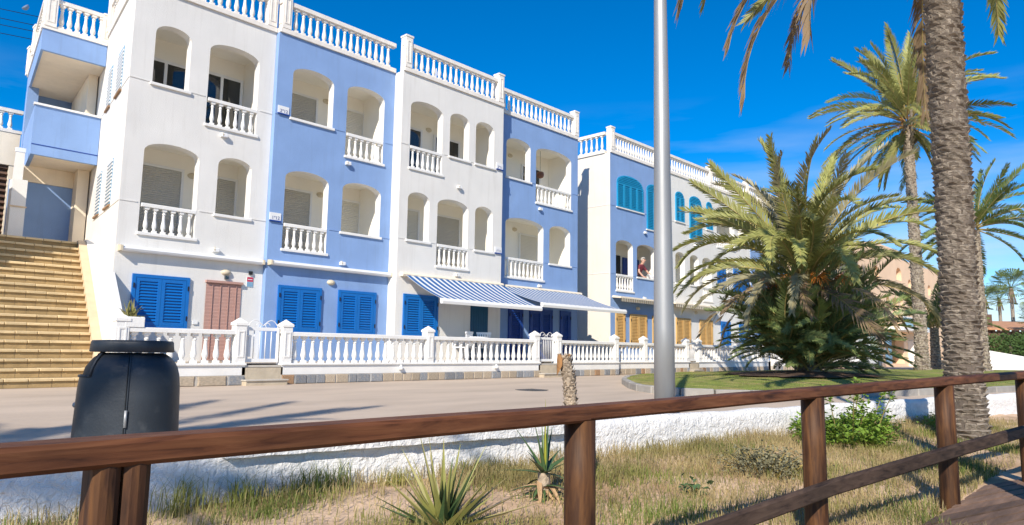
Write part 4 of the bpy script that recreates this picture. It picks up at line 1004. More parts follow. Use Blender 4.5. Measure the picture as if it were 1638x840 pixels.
# ------------------------------------------------------------------ palms
def frond_mesh(name, L, a0, bend, nleaf, ll, mats, seed, pw=1.3, vlift=.35, droop=.0, wid=.040, ragged=.15, bare=.12):
    r = random.Random(seed); k = MB(); pts = []; p = Vector((0,0,0)); N = 14; yaw = 0; cv = r.uniform(-.25,.25)
    for i in range(N+1):
        pts.append(p.copy()); s = i/N; a = a0-bend*(s**pw); yaw = cv*s*s
        p = p+Vector((math.cos(a)*math.cos(yaw), math.cos(a)*math.sin(yaw), math.sin(a)))*(L/N)
    k.cur = 1; k.tube(pts, [max(.006, .032*(1-i/N)**.9) for i in range(N+1)], 4, False); k.cur = 0
    for i in range(nleaf):
        s = bare+(1-bare)*(i+r.random()*.6)/nleaf; f = min(N-.001, s*N); j = int(f); q = pts[j].lerp(pts[j+1], f-j); t = (pts[j+1]-pts[j]).normalized()
        side = Vector((0,0,1)).cross(t); side = Vector((0,1,0)) if side.length < .1 else side.normalized(); up = t.cross(side)
        ln = ll*(.45+.55*math.sin(math.pi*min(1, (s-bare)/(1-bare)*.8+.16)))*r.uniform(1-ragged, 1+ragged*.4)
        fw = R(58-34*s+r.uniform(-9,9))
        for sg in (-1, 1):
            if r.random() < ragged*.35: continue
            d = (t*math.cos(fw)+side*sg*math.sin(fw)+up*(vlift+r.uniform(-.18,.18))).normalized()
            wv = (t-d*t.dot(d)).normalized()*wid*.5 ; m1 = q+d*ln*.5+Vector((0,0,-droop*ln*.25)); e = q+d*ln+Vector((0,0,-droop*ln+r.uniform(-.04,.02)))
            a = k.vert(q-wv*.6); b = k.vert(q+wv*.6); c = k.vert(m1+wv); dd = k.vert(m1-wv); tip = k.vert(e)
            k.face((a, b, c, dd)); k.face((dd, c, tip))
    return k.mesh(name, mats)
def trunk_scaled(t, h, r0, r1, m, spacing=.085, per=15, lean=(0,0), out=.035, seed=1, hgt=1.15, bottom=0.0):
    r = random.Random(seed); k = MB(); N = 24; rings = []
    def cen(z): return (lean[0]*(z/h)**1.3, lean[1]*(z/h)**1.3)
    def rad(z): u = z/h; return r0+(r1-r0)*u + r0*.28*math.exp(-z/.35)
    for j in range(31):
        z = h*j/30; c = cen(z); R0 = rad(z)*.97; rings.append([k.vert((c[0]+R0*math.cos(6.283*i/N), c[1]+R0*math.sin(6.283*i/N), z-(bottom if j == 0 else 0))) for i in range(N)])
    for a, b in zip(rings, rings[1:]):
        for i in range(N): k.face((a[i], a[(i+1)%N], b[(i+1)%N], b[i]))
    k.face(rings[-1]); k.build('trunk', 'bark_core', t, True)
    s = MB(); z = .03; row = 0
    while z < h-.05:
        R0 = rad(z); c = cen(z); n = per
        for i in range(n):
            if r.random() < .04: continue
            a = 6.283*(i+.5*(row % 2)+r.uniform(-.16,.16))/n; hw = 6.283/n*.62*r.uniform(.65,1.15); o = out*r.uniform(.25,1.2); hh = spacing*hgt*r.uniform(.65,1.1); zz = z+r.uniform(-.22,.22)*spacing; tl = r.uniform(-.16,.16)*spacing
            def P(aa, rr, z2): return (c[0]+rr*math.cos(aa), c[1]+rr*math.sin(aa), z2)
            v = [s.vert(q) for q in (P(a-hw,R0*.97,zz-hh*.35), P(a+hw,R0*.97,zz-hh*.35+tl*.5), P(a+hw*.95,R0+o*.75,zz+hh*.5+tl), P(a+hw*.1*(row%3-1),R0+o,zz+hh*.56), P(a-hw*.95,R0+o*.7,zz+hh*.5-tl), P(a-hw*.8,R0*.95,zz+hh*.75), P(a+hw*.8,R0*.95,zz+hh*.75))]
            s.face((v[0],v[1],v[2],v[3],v[4])); s.face((v[4],v[3],v[2],v[6],v[5])); s.face((v[0],v[4],v[5])); s.face((v[1],v[6],v[2]))
        z += spacing; row += 1
    s.build('leaf_bases', m, t, kind='stuff')
    return cen(h)
def crown(t, base, meshes, n, rs=.14, seed=2, azr=(0, 6.283), zspread=.25, tilt=.12, smin=.85, smax=1.1):
    r = random.Random(seed)
    for i in range(n):
        me = meshes[int(i*len(meshes)/n)] if len(meshes) > 1 else meshes[0]
        az = azr[0]+((i*2.39996+r.uniform(-.3,.3)) % 6.283)/6.283*(azr[1]-azr[0]); u = i/n
        obj('frond', me, t, loc=(base[0]+rs*math.cos(az), base[1]+rs*math.sin(az), base[2]+zspread*(.5-u)), rot=(r.uniform(-.75,.75), r.uniform(-tilt,tilt), az), scale=(r.uniform(smin, smax),)*3)
FR = ['frond', 'rachis']
# the bushy palm on the lawn: short stem crown above a thicket of suckers
BP = root('bushy_palm', (22.4, 8.5, .18), 'bushy multi-stemmed date palm with orange fruit stalks on the lawn', 'palm tree', None, False)
trunk_scaled(BP, 2.9, .34, .30, 'bark', .11, 11, (0,0), .06, 3, bottom=.2)
up = [frond_mesh('frond', 4.4, R(86), R(28), 120, .48, FR, 1, vlift=.25), frond_mesh('frond', 4.5, R(78), R(55), 120, .48, ['frond_pale','rachis'], 2, ragged=.3), frond_mesh('frond', 4.4, R(72), R(80), 120, .48, FR, 3), frond_mesh('frond', 4.5, R(62), R(95), 120, .48, FR, 4), frond_mesh('frond', 4.4, R(52), R(105), 120, .46, FR, 5, droop=.15), frond_mesh('frond', 4.2, R(40), R(100), 112, .45, FR, 6, droop=.2), frond_mesh('frond', 4.0, R(24), R(95), 112, .43, ['frond_pale','rachis'], 7, droop=.3, ragged=.35), frond_mesh('frond', 3.6, R(8), R(85), 56, .45, ['frond_dead','rachis'], 8, droop=.5, ragged=.5)]
crown(BP, (0,0,2.95), up, 84, .2, 11, zspread=.9, tilt=.14)
lo = [frond_mesh('frond', 3.3, R(80), R(35), 104, .42, ['frond_dark','rachis'], 21, wid=.027, ragged=.3, vlift=.45), frond_mesh('frond', 3.1, R(68), R(60), 104, .42, ['frond_dark','rachis'], 22, wid=.027, ragged=.3, vlift=.45), frond_mesh('frond', 3.0, R(55), R(75), 100, .40, ['frond_dark','rachis'], 23, droop=.15, wid=.027, ragged=.3, vlift=.45), frond_mesh('frond', 2.8, R(42), R(78), 96, .38, ['frond_dark','rachis'], 24, droop=.2, wid=.027, ragged=.3, vlift=.45), frond_mesh('frond', 2.6, R(28), R(55), 90, .36, ['frond_dark','rachis'], 25, droop=.2, wid=.027, ragged=.3, vlift=.45)]
r = random.Random(4)
for q in range(16):
    a = q*.393*2+.3+.2*(q//8); rr = .4+.28*(q % 3); crown(BP, (rr*math.cos(a), rr*math.sin(a), .30+.28*(q % 3)), lo, 19, .08, 30+q, zspread=.5, tilt=.2, smin=.62, smax=1.02)
for q in range(9):
    a = q*.7+R(180); k = MB(); base = Vector((.3*math.cos(a), .3*math.sin(a), 2.75)); L2 = r.uniform(.7,1.2)
    P = [base+Vector((math.cos(a)*L2*t*.8, math.sin(a)*L2*t*.8, L2*(1.1*t-.9*t*t))) for t in [i/6 for i in range(7)]]; k.tube(P, .022, 5)
    for i in range(34):
        e = P[-1] if i % 3 else P[-2]; d = Vector((math.cos(a)+r.uniform(-.9,.9), math.sin(a)+r.uniform(-.9,.9), r.uniform(-1.1,.35))).normalized()*r.uniform(.25,.5); k.tube([e, e+d*.5+Vector((0,0,.03)), e+d+Vector((0,0,-.08))], .009, 3, False)
    k.build('fruit_stalk', 'fruit', BP)
# the tall palm behind the bushy one
TP = root('tall_palm', (35.72, 8.5, .15), 'tall slender date palm rising behind the bushy palm', 'palm tree', None, False)
trunk_scaled(TP, 11.2, .27, .19, 'bark_light', .13, 12, (-.05,.06), .05, 5, bottom=.3)
tp = [frond_mesh('frond', 3.87, R(86), R(22), 108, .46, FR, 41), frond_mesh('frond', 3.96, R(76), R(40), 108, .46, FR, 42), frond_mesh('frond', 4.05, R(55), R(70), 108, .46, FR, 43), frond_mesh('frond', 4.05, R(35), R(70), 108, .44, FR, 44, droop=.1), frond_mesh('frond', 3.96, R(18), R(62), 108, .44, ['frond','rachis_orange'], 45, droop=.2), frond_mesh('frond', 3.87, R(-2), R(55), 58, .44, ['frond','rachis_orange'], 46, droop=.3), frond_mesh('frond', 3.61, R(-22), R(45), 56, .42, ['frond_dark','rachis_orange'], 47, droop=.4), frond_mesh('frond', 2.82, R(-60), R(20), 90, .36, FR, 48, droop=.3)]
crown(TP, (-.05,.06,11.5), tp, 84, .18, 51, zspread=1.0)
k = MB(); r = random.Random(9)
for i in range(46):
    a = r.uniform(0,6.283); z = r.uniform(10.3,11.7); k.bar((.2*math.cos(a), .2*math.sin(a), z), (.42*math.cos(a), .42*math.sin(a), z+.35), .09, .035)
k.build('boots', 'bark', TP, kind='stuff')
# the palm behind the thick trunk
P3 = root('green_palm', (37.9, 6.6, .1), 'green date palm half hidden behind the thick palm trunk', 'palm tree', None, False)
trunk_scaled(P3, 6.4, .28, .22, 'bark_light', .15, 10, (0,0), .05, 6, bottom=.3)
crown(P3, (0,0,6.6), [frond_mesh('frond', 3.3, R(a), R(b2), 80, .40, ['frond_green','rachis'], 60+a) for a, b2 in ((84,30),(65,65),(45,75),(25,70),(5,60),(-20,40))], 40, .15, 61)
P4 = root('young_palm', (44, 9.8, .1), 'low green palm between the tall palm trunk and the peach building', 'palm tree', None, False)
trunk_scaled(P4, 2.2, .25, .2, 'bark', .13, 10, (0,0), .05, 8, bottom=.3)
crown(P4, (0,0,2.3), [frond_mesh('frond', 3.2, R(a), R(b2), 80, .40, ['frond_green','rachis'], 70+a) for a, b2 in ((84,30),(65,60),(45,75),(25,60))], 30, .15, 71)
# the thick palm by the fence
GP = root('thick_palm', (11.17, 2.17, -.36), 'thick date palm trunk rising out of frame beside the fence', 'palm tree', None, False)
trunk_scaled(GP, 8.3, .225, .215, 'bark', .068, 10, (.03,-.03), .042, 9, 1.05, bottom=.3)
gp = [frond_mesh('frond', 4.2, R(80), R(40), 100, .42, FR, 81), frond_mesh('frond', 4.4, R(50), R(85), 100, .42, FR, 82, droop=.2), frond_mesh('frond', 4.5, R(25), R(95), 100, .42, FR, 83, droop=.3), frond_mesh('frond', 4.4, R(5), R(90), 100, .40, ['frond_dead','rachis'], 84, droop=.6, ragged=.4), frond_mesh('frond', 4.4, R(-15), R(80), 100, .38, ['frond_dead','rachis'], 85, droop=.8, ragged=.5)]
crown(GP, (.03,-.03,8.4), gp[:3], 26, .2, 91, zspread=.8)
VIEW = R(43.4)      # hanging fronds that reach down into the picture
for (az, me, s, dz) in ((R(133),2,1.0,.05),(R(121),3,1.02,.12),(R(146),3,1.0,.1),(R(112),4,.92,-.5),(R(160),4,.9,-.55),(R(98),3,.85,-.4),(R(-42),4,.86,-.32),(R(-58),3,.8,-.32),(R(-30),4,.8,-.2),(R(175),3,.95,-.3),(R(215),3,.9,-.2),(R(20),4,.9,-.3),(R(60),3,.9,0)):
    obj('frond', gp[me], GP, loc=(.03+.2*math.cos(az), -.03+.2*math.sin(az), 8.35+dz), rot=(0, 0, az), scale=(s, s, s))
# a palm of the same promenade, outside the picture, that shades the street at the left
SP = root('promenade_palm', (-10.3, .7, -.4), 'date palm of the promenade standing out of frame by the boardwalk', 'palm tree', None, False)
trunk_scaled(SP, 7.2, .3, .26, 'bark', .12, 12, (0,0), .04, 10)
crown(SP, (0,0,7.3), gp[:3], 34, .2, 95)

# cut trunk stub with spiky rosette in front of the wall
def stub():
    t = root('palm_stub', (4.55, 3.55, -.42), 'thin cut-off yucca trunk with orange wood at its top', 'stump')
    k = MB(); r = random.Random(3); n = 14; rings = []; P = [(4.60,3.50,-.5),(4.50,3.53,-.1),(4.455,3.545,.25),(4.43,3.55,.55),(4.385,3.57,.76)]
    for j in range(41):
        f = j/40*4; i = min(3, int(f)); p = Vector(P[i]).lerp(Vector(P[i+1]), f-i); rr = .054-.012*j/40
        rings.append([k.vert(p+Vector((math.cos(6.283*q/n), math.sin(6.283*q/n), 0))*rr*(1+.14*nrand(q*1.9, j*.9))) for q in range(n)])
    for a, b in zip(rings, rings[1:]):
        for q in range(n): k.face((a[q], a[(q+1)%n], b[(q+1)%n], b[q]))
    k.build('trunk', 'stub_bark', t)
    s = MB()
    for j in range(1, 40):
        f = j/40*4; i = min(3, int(f)); p = Vector(P[i]).lerp(Vector(P[i+1]), f-i); rr = .054-.012*j/40
        for q in range(7):
            a = 6.283*(q+.5*(j % 2)+r.uniform(-.2,.2))/7; d = Vector((math.cos(a), math.sin(a), 0)); sd = Vector((-d.y, d.x, 0)); b0 = p+d*rr*.95; o = r.uniform(.008,.025)
            v = [s.vert(x) for x in (b0-sd*.022, b0+sd*.022, b0+d*o+sd*.012+Vector((0,0,.028)), b0+d*o-sd*.012+Vector((0,0,.028)), b0+Vector((0,0,.04)))]
            s.face((v[0],v[1],v[2],v[3])); s.face((v[3],v[2],v[4]))
    s.build('leaf_scars', 'stub_bark', t, kind='stuff')
    k = MB(); p = Vector(P[4]); a = [k.vert(p+Vector((math.cos(6.283*q/n)*.056, math.sin(6.283*q/n)*.056, .028*math.sin(q*2.1)-.01))) for q in range(n)]; b = [k.vert(p+Vector((math.cos(6.283*q/n)*.057, math.sin(6.283*q/n)*.057, -.03-.13*max(0, -math.cos(6.283*q/n+.75))))) for q in range(n)]; c = k.vert(p+Vector((0,0,-.005)))
    for q in range(n):
        k.face((a[q], a[(q+1)%n], c))
        if math.cos(6.283*(q+.5)/n + .75) < -.2: k.face((b[q], b[(q+1)%n], a[(q+1)%n], a[q]))
    k.build('cut_top', 'stub_cut', t)
stub()
YC = root('yucca', (4.33, 3.72, -.42), 'dark green spiky yucca with dry hanging leaves beside the cut trunk', 'yucca')
r = random.Random(12); yb3 = Vector((4.33, 3.72, -.17))
for i in range(17):
    a = r.uniform(0, 6.283); e = (1.35, .35, .45, .95, .15, .55)[i % 6]; k = MB(); blade(k, yb3, (math.cos(a)*math.cos(e), math.sin(a)*math.cos(e), math.sin(e)), r.uniform(.32,.50), .045, .3, 6); k.build('leaf', 'agave_dark', YC)
k = MB(); blade(k, yb3, (.04,.02,1), .58, .035, .02, 7); k.build('leaf', 'yucca_yellow', YC)
for i in range(46):
    a = r.uniform(0, 6.283); k = MB(); blade(k, yb3+Vector((r.uniform(-.05,.05), r.uniform(-.05,.05), -.04-r.random()*.18)), (math.cos(a), math.sin(a), r.uniform(-.7,.2)), r.uniform(.22,.38), .04, .9, 5); k.build('leaf', ['dry_leaf','agave_dark','agave_dark'][i % 3], YC)
k = MB(); k.tube([(4.35,3.74,-.5),(4.33,3.72,-.15)], .05, 10); k.build('stem', 'stub_bark', YC)
AG = root('agave', (3.2, 3.62, -.42), 'yellow-green spiky agave rosette growing behind the fence', 'agave')
r = random.Random(8); c = Vector((3.2, 3.62, -.42))
for i in range(40):
    a = i*2.39996; e = R(84-66*(i/40)); k = MB(); blade(k, c+Vector((.02*math.cos(a), .02*math.sin(a), 0)), (math.cos(a)*math.cos(e), math.sin(a)*math.cos(e), math.sin(e)), r.uniform(.46,.68), .068, .10, 6, th=.35); k.build('leaf', 'agave' if i % 5 else 'agave_dark', AG)

# ------------------------------------------------------------------ grasses, shrubs on the strip
def blades(name, m, label, cat, spots, seed, kind='stuff', parent=None):
    r = random.Random(seed); k = MB()
    for (x, y, z, h, wd, ln) in spots:
        a = r.uniform(0, 6.283); d = Vector((math.cos(a), math.sin(a), 0)); sd = Vector((-d.y, d.x, 0))*wd
        p = Vector((x, y, z-.01)); m1 = p+Vector((0,0,h*.6))+d*h*ln*.3; e = p+Vector((0,0,h*(1-.25*ln)))+d*h*ln
        v = [k.vert(q) for q in (p-sd, p+sd, m1+sd*.7, m1-sd*.7, e)]; k.face((v[0],v[1],v[2],v[3])); k.face((v[3],v[2],v[4]))
    o = k.build(name, m, parent); return tag(o, label, cat, None, kind)
def spot(r, x, y, h0, h1, ln=.6, wd=.0028): return (x, y, strip_z(x, y), r.uniform(h0, h1), wd*r.uniform(.6,1.3), r.uniform(.15,ln))
r = random.Random(31); dry, grn = [], []
while len(dry) < 44000:
    x = r.uniform(1.0, 15); y = r.uniform(1.0, wall_y(x)-.02)
    if y < 1.42 and x > 5.8: continue
    dn = .5+.5*nrand(x*.9+2, y*1.1) + .25*nrand(x*2.7, y*2.9); near = max(0, 1-(wall_y(x)-y)/1.1)
    pr = .06 + .55*max(0, dn-.45) + .5*near*max(0, dn)
    if 4.2 < x < 9: pr += .22
    if r.random() < pr: dry.append(spot(r, x, y, .04, .14+.10*near, .95, .0032))
while len(grn) < 14000:
    x = r.uniform(1.0, 13); y = r.uniform(1.1, wall_y(x)-.03)
    if y < 1.42 and x > 5.8: continue
    dn = nrand(x*1.3-.7, y*1.2+.4); 
    if r.random() < max(0, dn-.02)*.8 + .03: grn.append(spot(r, x, y, .04, .15, .95, .0034))
blades('dry_grass', 'grass_dry', 'straw-coloured dry grass spread over the sandy strip', 'grass', dry, 1)
blades('green_grass', 'grass_green', 'short green grass patches on the sandy strip', 'grass', grn, 2)
TUFT = [(2.12,5.16,.36,70,'tall green grass tuft at the foot of the white wall near the bin',.85),(2.52,5.1,.30,60,'leaning green grass tuft beside the tallest tuft by the white wall',.9),(3.12,5.0,.30,130,'wide green grass tuft under the coping of the white wall',.8),(3.75,4.88,.2,70,'low spreading green tuft right of the wide tuft at the wall',.9),(4.62,4.72,.24,120,'bushy bright green tuft behind the agave at the wall',.8),(2.5,4.6,.15,40,'small green tuft on the bare sand before the white wall',.9)]
for i, (x, y, h, n2, lb, ln) in enumerate(TUFT):
    rr = random.Random(100+i); t = root('grass_tuft', (x, y, strip_z(x, y)), lb, 'grass tuft', 'grass tufts at the wall')
    sp = []
    for q in range(n2*2):
        xx = x+rr.gauss(0,.09 if n2 < 100 else .16); yy = min(wall_y(xx)-.03, y+rr.gauss(0,.06)); sp.append(spot(rr, xx, yy, h*.35, h, ln, .0034))
    blades('blades', 'grass_green', None, None, sp, 200+i, 'stuff', t)
def shrub(label, c, rad, n, lm, leaf, h, seed, stems=16, name='shrub', spires=0):
    t = root(name, (c[0], c[1], strip_z(*c)), label, 'shrub'); r = random.Random(seed); z0 = strip_z(*c); k = MB(); s = MB(); tips = []
    for i in range(stems):
        a = r.uniform(0, 6.283); d = rad[0]*r.random()**.6; e = Vector((c[0]+d*math.cos(a), c[1]+d*math.sin(a)*rad[1]/rad[0], z0+h*(1-.5*(d/rad[0])**2)*r.uniform(.55,1.0))); b0 = Vector((c[0]+d*.5*math.cos(a), c[1]+d*.5*math.sin(a)*rad[1]/rad[0], z0-.02))
        if i < spires: e.z = z0+h*1.75*r.uniform(.8,1.1)
        s.tube([b0, b0.lerp(e, .55)+Vector((0,0,.03)), e], [.008,.006,.003], 4, False); tips.append((b0, e, i < spires))
    s.build('stems', 'rachis', t)
    for i in range(n):
        b0, e, spn = tips[i % stems]; u = r.uniform(.15, 1.03); p = b0.lerp(e, u)+Vector((r.gauss(0,.045), r.gauss(0,.045), r.gauss(0,.03)))*(0.55 if spn and u > .6 else 1.1)
        p.y = min(p.y, wall_y(p.x)-.02); a = r.uniform(0, 6.283); el = r.uniform(-.6,.9); d = Vector((math.cos(a)*math.cos(el), math.sin(a)*math.cos(el), math.sin(el))); sd = d.cross(Vector((0,0,1))).normalized(); L2 = leaf*r.uniform(.6,1.25)
        v = [k.vert(q) for q in (p, p+d*L2*.45+sd*L2*.38+Vector((0,0,.2*L2)), p+d*L2, p+d*L2*.45-sd*L2*.38+Vector((0,0,.2*L2)))]; k.face((v[0],v[1],v[2])); k.face((v[0],v[2],v[3]))
    k.build('foliage', lm, t)
shrub('bright green leafy shrub at the foot of the white wall by the thick palm', (9.7,3.2), (1.3,.6), 4200, 'shrub_leaf', .068, .40, 5, 70, 'leafy_shrub', 6)
shrub('small leafy shrub against the white wall beyond the thick palm', (12.6,2.75), (.7,.3), 800, 'shrub_leaf', .055, .34, 6, 22, 'leafy_shrub', 2)
shrub('grey-green dry bush on the sandy strip beside the leafy shrub', (6.75,3.0), (.6,.45), 2600, 'grey_bush', .035, .24, 7, 60, 'dry_bush')
shrub('low dark weed clump in the sand near the lower rail', (5.38,2.98), (.09,.09), 60, 'agave_dark', .06, .12, 8, 8, 'weed')
k = MB(); r = random.Random(77)
for i in range(150):
    x = r.uniform(1.5,12); y = r.uniform(1.5, wall_y(x)-.05); z = strip_z(x, y); s = r.uniform(.006,.022)
    a = [k.vert((x+s*math.cos(q*1.047)*r.uniform(.7,1.2), y+s*math.sin(q*1.047)*r.uniform(.7,1.2), z-.005)) for q in range(6)]; t = k.vert((x, y, z+s*.7))
    for q in range(6): k.face((a[q], a[(q+1)%6], t))
tag(k.build('pebbles', 'stone_tan', None), 'small scattered pebbles on the sandy strip', 'pebbles', None, 'stuff')
k = MB(); r = random.Random(78)
for i in range(9000):
    t = r.random(); u = r.random()**.5; p = loop[r.randrange(nl)]; x, y = cx+(p.x-cx)*u*.985, cy+(p.y-cy)*u*.985
    if x > 34 or x < 12: continue
    z = street_z(p.x, p.y)+.14+.09*(1-u); a = r.uniform(0,6.283); h = r.uniform(.03,.07); w2 = .006
    k.poly(((x-w2*math.cos(a), y-w2*math.sin(a), z-.02), (x+w2*math.cos(a), y+w2*math.sin(a), z-.02), (x+.02*math.sin(a), y, z+h)))
tag(k.build('lawn_grass', 'grass_green', None), 'short mown grass blades on the palm lawn', 'grass', None, 'stuff')

# ------------------------------------------------------------------ far things
PB = root('peach_building', (55, 17, 0), 'peach rendered holiday building with small arched openings behind the palms', 'building')
ops = [dict(a=51.9,b=53.0,z0=6.0,zs=6.5,z1=6.95,arch=True),dict(a=57.2,b=58.5,z0=6.35,zs=6.8,z1=7.3,arch=True),dict(a=54.4,b=55.2,z0=4.2,zs=4.6,z1=4.95,arch=True),dict(a=55.9,b=57.3,z0=3.0,zs=4.6,z1=5.0,arch=True),dict(a=57.9,b=58.6,z0=4.3,zs=4.7,z1=5.05,arch=True),dict(a=53.6,b=58.2,z0=.2,zs=0,z1=2.5),dict(a=62,b=64.2,z0=.2,zs=0,z1=2.4),dict(a=47.5,b=49.0,z0=3.0,zs=4.6,z1=5.0,arch=True),dict(a=62,b=63.5,z0=3.0,zs=4.6,z1=5.0,arch=True)]
ops += [dict(a=u,b=u+.9,z0=5.75,zs=6.25,z1=6.65,arch=True) for u in (46.2,48.4,60.2,63.0,66.0)] + [dict(a=u,b=u+.75,z0=4.2,zs=4.6,z1=4.95,arch=True) for u in (50.4,60.4,66.0)] + [dict(a=48.6,b=50.6,z0=.9,zs=0,z1=2.3)]
for o in ops: o['kind'] = 'w'
facade(PB, 43.5, 74, 15, -.05, 8.0, ops, 'peach')
for o in ops: k = MB(); P = outline(o); a = [k.vert((x,15,z)) for x, z in P]; b = [k.vert((x,15.6,z)) for x, z in P]; n2 = len(P); [k.face((a[i],a[(i+1)%n2],b[(i+1)%n2],b[i])) for i in range(n2)]; k.build('reveal', 'peach', PB)
box('back_wall', 'tan_riser', PB, 43.6, 73.9, 15.6, 26, -.05, 7.95); k = MB(); k.poly(((43.5,15,-.05),(43.5,15,8.0),(43.5,26,8.0),(43.5,26,-.05))); k.build('side_wall', 'peach', PB)
k = MB(); k.prism([(52,15.01),(59,15.01),(59,20),(52,20)], 8.0, 8.6); k.build('upper_storey', 'peach', PB)
k = MB(); k.box(54.2, 61.8, 13.9, 15, 2.55, 2.8); o = k.build('balcony', 'white_paint', PB); box('rail', 'white_metal', o, 54.2, 61.8, 13.9, 13.96, 3.42, 3.5)
k = MB()
for i in range(26): k.box(54.25+i*.29, 54.35+i*.29, 13.9, 13.95, 2.8, 3.42)
k.build('balusters', 'sign_blue', o, kind='stuff')
box('garage_door', 'sign_blue', PB, 53.8, 55.9, 15.2, 15.3, .2, 2.4); box('entrance_porch', 'white_paint', PB, 59.3, 61.0, 14.2, 15, -.05, 1.9)
def far_wall(label, pts, h, th, m, name='garden_wall'):
    k = MB(); a, b = Vector(pts[0]), Vector(pts[1]); d = (b-a).normalized(); s = Vector((-d.y, d.x))*th
    k.prism([tuple(a-s), tuple(b-s), tuple(b+s), tuple(a+s)], -.1, h); o = k.build(name, m, None); tag(o, label, 'wall'); return o
# parked white van glimpsed under the fronds
CV = root('parked_van', (40.5, 12.9, 0), 'white parked van glimpsed under the fronds of the bushy palm', 'van', None, False, R(2))
k = MB(); k.yprism([(-2.2,.35),(-2.2,1.75),(-2.05,1.95),(.9,1.95),(1.5,1.25),(2.3,1.08),(2.4,.8),(2.4,.35)], -.85, .85); k.build('body', 'car_white', CV)
for sx in (-1.4, 1.5):
    for sy in (-.8, .8): k = MB(); k.lathe([(.12,-.11),(.31,-.11),(.33,-.06),(.33,.06),(.31,.11),(.12,.11)], 18); o = k.build('wheel', 'black', CV, True, loc=(sx, sy, .33), rot=(R(90),0,0)); q = MB(); q.lathe([(.19,-.115),(.2,.115)], 12); q.build('rim', 'galv', o)
for sy in (-.853, .853): k = MB(); k.yprism([(.05,1.25),(.05,1.8),(.85,1.8),(1.3,1.25)], sy-.004, sy+.004); k.build('window', 'glass', CV); 
k = MB(); k.poly(((.95,-.78,1.88),(.95,.78,1.88),(1.5,.78,1.28),(1.5,-.78,1.28))); [k.v.__setitem__(i, (k.v[i][0]+.012, k.v[i][1], k.v[i][2]+.01)) for i in range(4)]; k.build('windscreen', 'glass', CV)
for sy in (-.65,.65): box('headlight', 'glass', CV, 2.38, 2.42, sy-.12, sy+.12, .72, .86)
# right edge: white wall, hedge, timber terrace with tiled roof, fan palms
far_wall('long white garden wall at the end of the street beyond the thick palm', ((58, 6.3), (74, -6)), .62, .15, 'white_paint')
k = MB()
A = Vector((51.0, 10.2)); Bq = Vector((57.9, 6.45)); s = Vector((.1,.17))
aa = [k.vert(q) for q in ((A.x,A.y,-.1),(Bq.x,Bq.y,-.1),(Bq.x,Bq.y,.6),(A.x,A.y,1.5))]; bb = [k.vert(q) for q in ((A.x+s.x,A.y+s.y,-.1),(Bq.x+s.x,Bq.y+s.y,-.1),(Bq.x+s.x,Bq.y+s.y,.6),(A.x+s.x,A.y+s.y,1.5))]
k.face(aa); k.face(bb[::-1])
for i in range(4): k.face((aa[(i+1)%4], aa[i], bb[i], bb[(i+1)%4]))
tag(k.build('ramp_wall', 'white_paint', None), 'sloping white ramp wall left of the long white garden wall', 'wall')
def leafblob(name, label, c, rad, n, m, leaf, seed):
    r = random.Random(seed); k = MB(); t = root(name, (c[0], c[1], 0), label, 'hedge')
    for i in range(n):
        a = r.uniform(0,6.283); b = math.acos(r.uniform(-.2,1)); q = r.uniform(.72,1.06)*(1+.12*math.sin(5*a+3*b)); p = Vector((c[0]+rad[0]*q*math.sin(b)*math.cos(a), c[1]+rad[1]*q*math.sin(b)*math.sin(a), c[2]+rad[2]*q*math.cos(b)))
        d = Vector((r.gauss(0,1), r.gauss(0,1), r.gauss(0,1))).normalized(); e = d.orthogonal().normalized(); L2 = leaf*r.uniform(.6,1.3)
        k.poly((p, p+d*L2+e*L2*.4, p+d*L2*1.8, p+d*L2-e*L2*.4))
    k.build('foliage', m, t)
    k = MB(); k.tube([(c[0],c[1],-.1),(c[0],c[1],c[2]+rad[2]*.6)], .12, 8); k.build('trunk', 'bark', t)
leafblob('hedge', 'clipped green hedge above the white garden wall', (71.5, 10.4, .9), (3.2,3.2,1.7), 3600, 'hedge', .16, 3)
leafblob('hedge', 'lower green hedge beside the sloping ramp wall', (76, 8.3, .9), (3.6,3.2,1.9), 3200, 'hedge', .15, 4)
TB = root('timber_house', (78, 3, 0), 'brown timber-clad house with terracotta roof beyond the hedge', 'house')
k = MB(); hd2 = Vector((16,-14)).normalized(); nn = Vector((-hd2.y, hd2.x)); o0 = Vector((84.6,15.4))
def P2(u, v): return tuple(o0+hd2*u+nn*v)
k.prism([P2(0,0),P2(16,0),P2(16,8),P2(0,8)], -.1, 3.4); k.build('wall', 'timber', TB)
for i in range(30): k = MB(); k.prism([P2(i*.53,-.06),P2(i*.53+.3,-.06),P2(i*.53+.3,-.002),P2(i*.53,-.002)], 1.0, 3.6); k.build('plank', 'timber', TB)
k = MB()
a = [k.vert((*P2(u, v), z)) for u, v, z in ((-.4,-.5,3.7),(16.4,-.5,3.7),(16.4,5,4.7),(-.4,5,4.7))]; k.face(a); b = [k.vert((*P2(u, v), z)) for u, v, z in ((-.4,-.5,3.5),(16.4,-.5,3.5),(16.4,5,4.5),(-.4,5,4.5))]; k.face(b[::-1]); [k.face((a[i],b[i],b[(i+1)%4],a[(i+1)%4])) for i in range(4)]
k.build('roof', 'tile_roof', TB); k = MB(); k.prism([P2(-1.5,0),P2(2.2,0),P2(2.2,3),P2(-1.5,3)], 3.2, 5.1); k.build('tower', 'timber', TB)
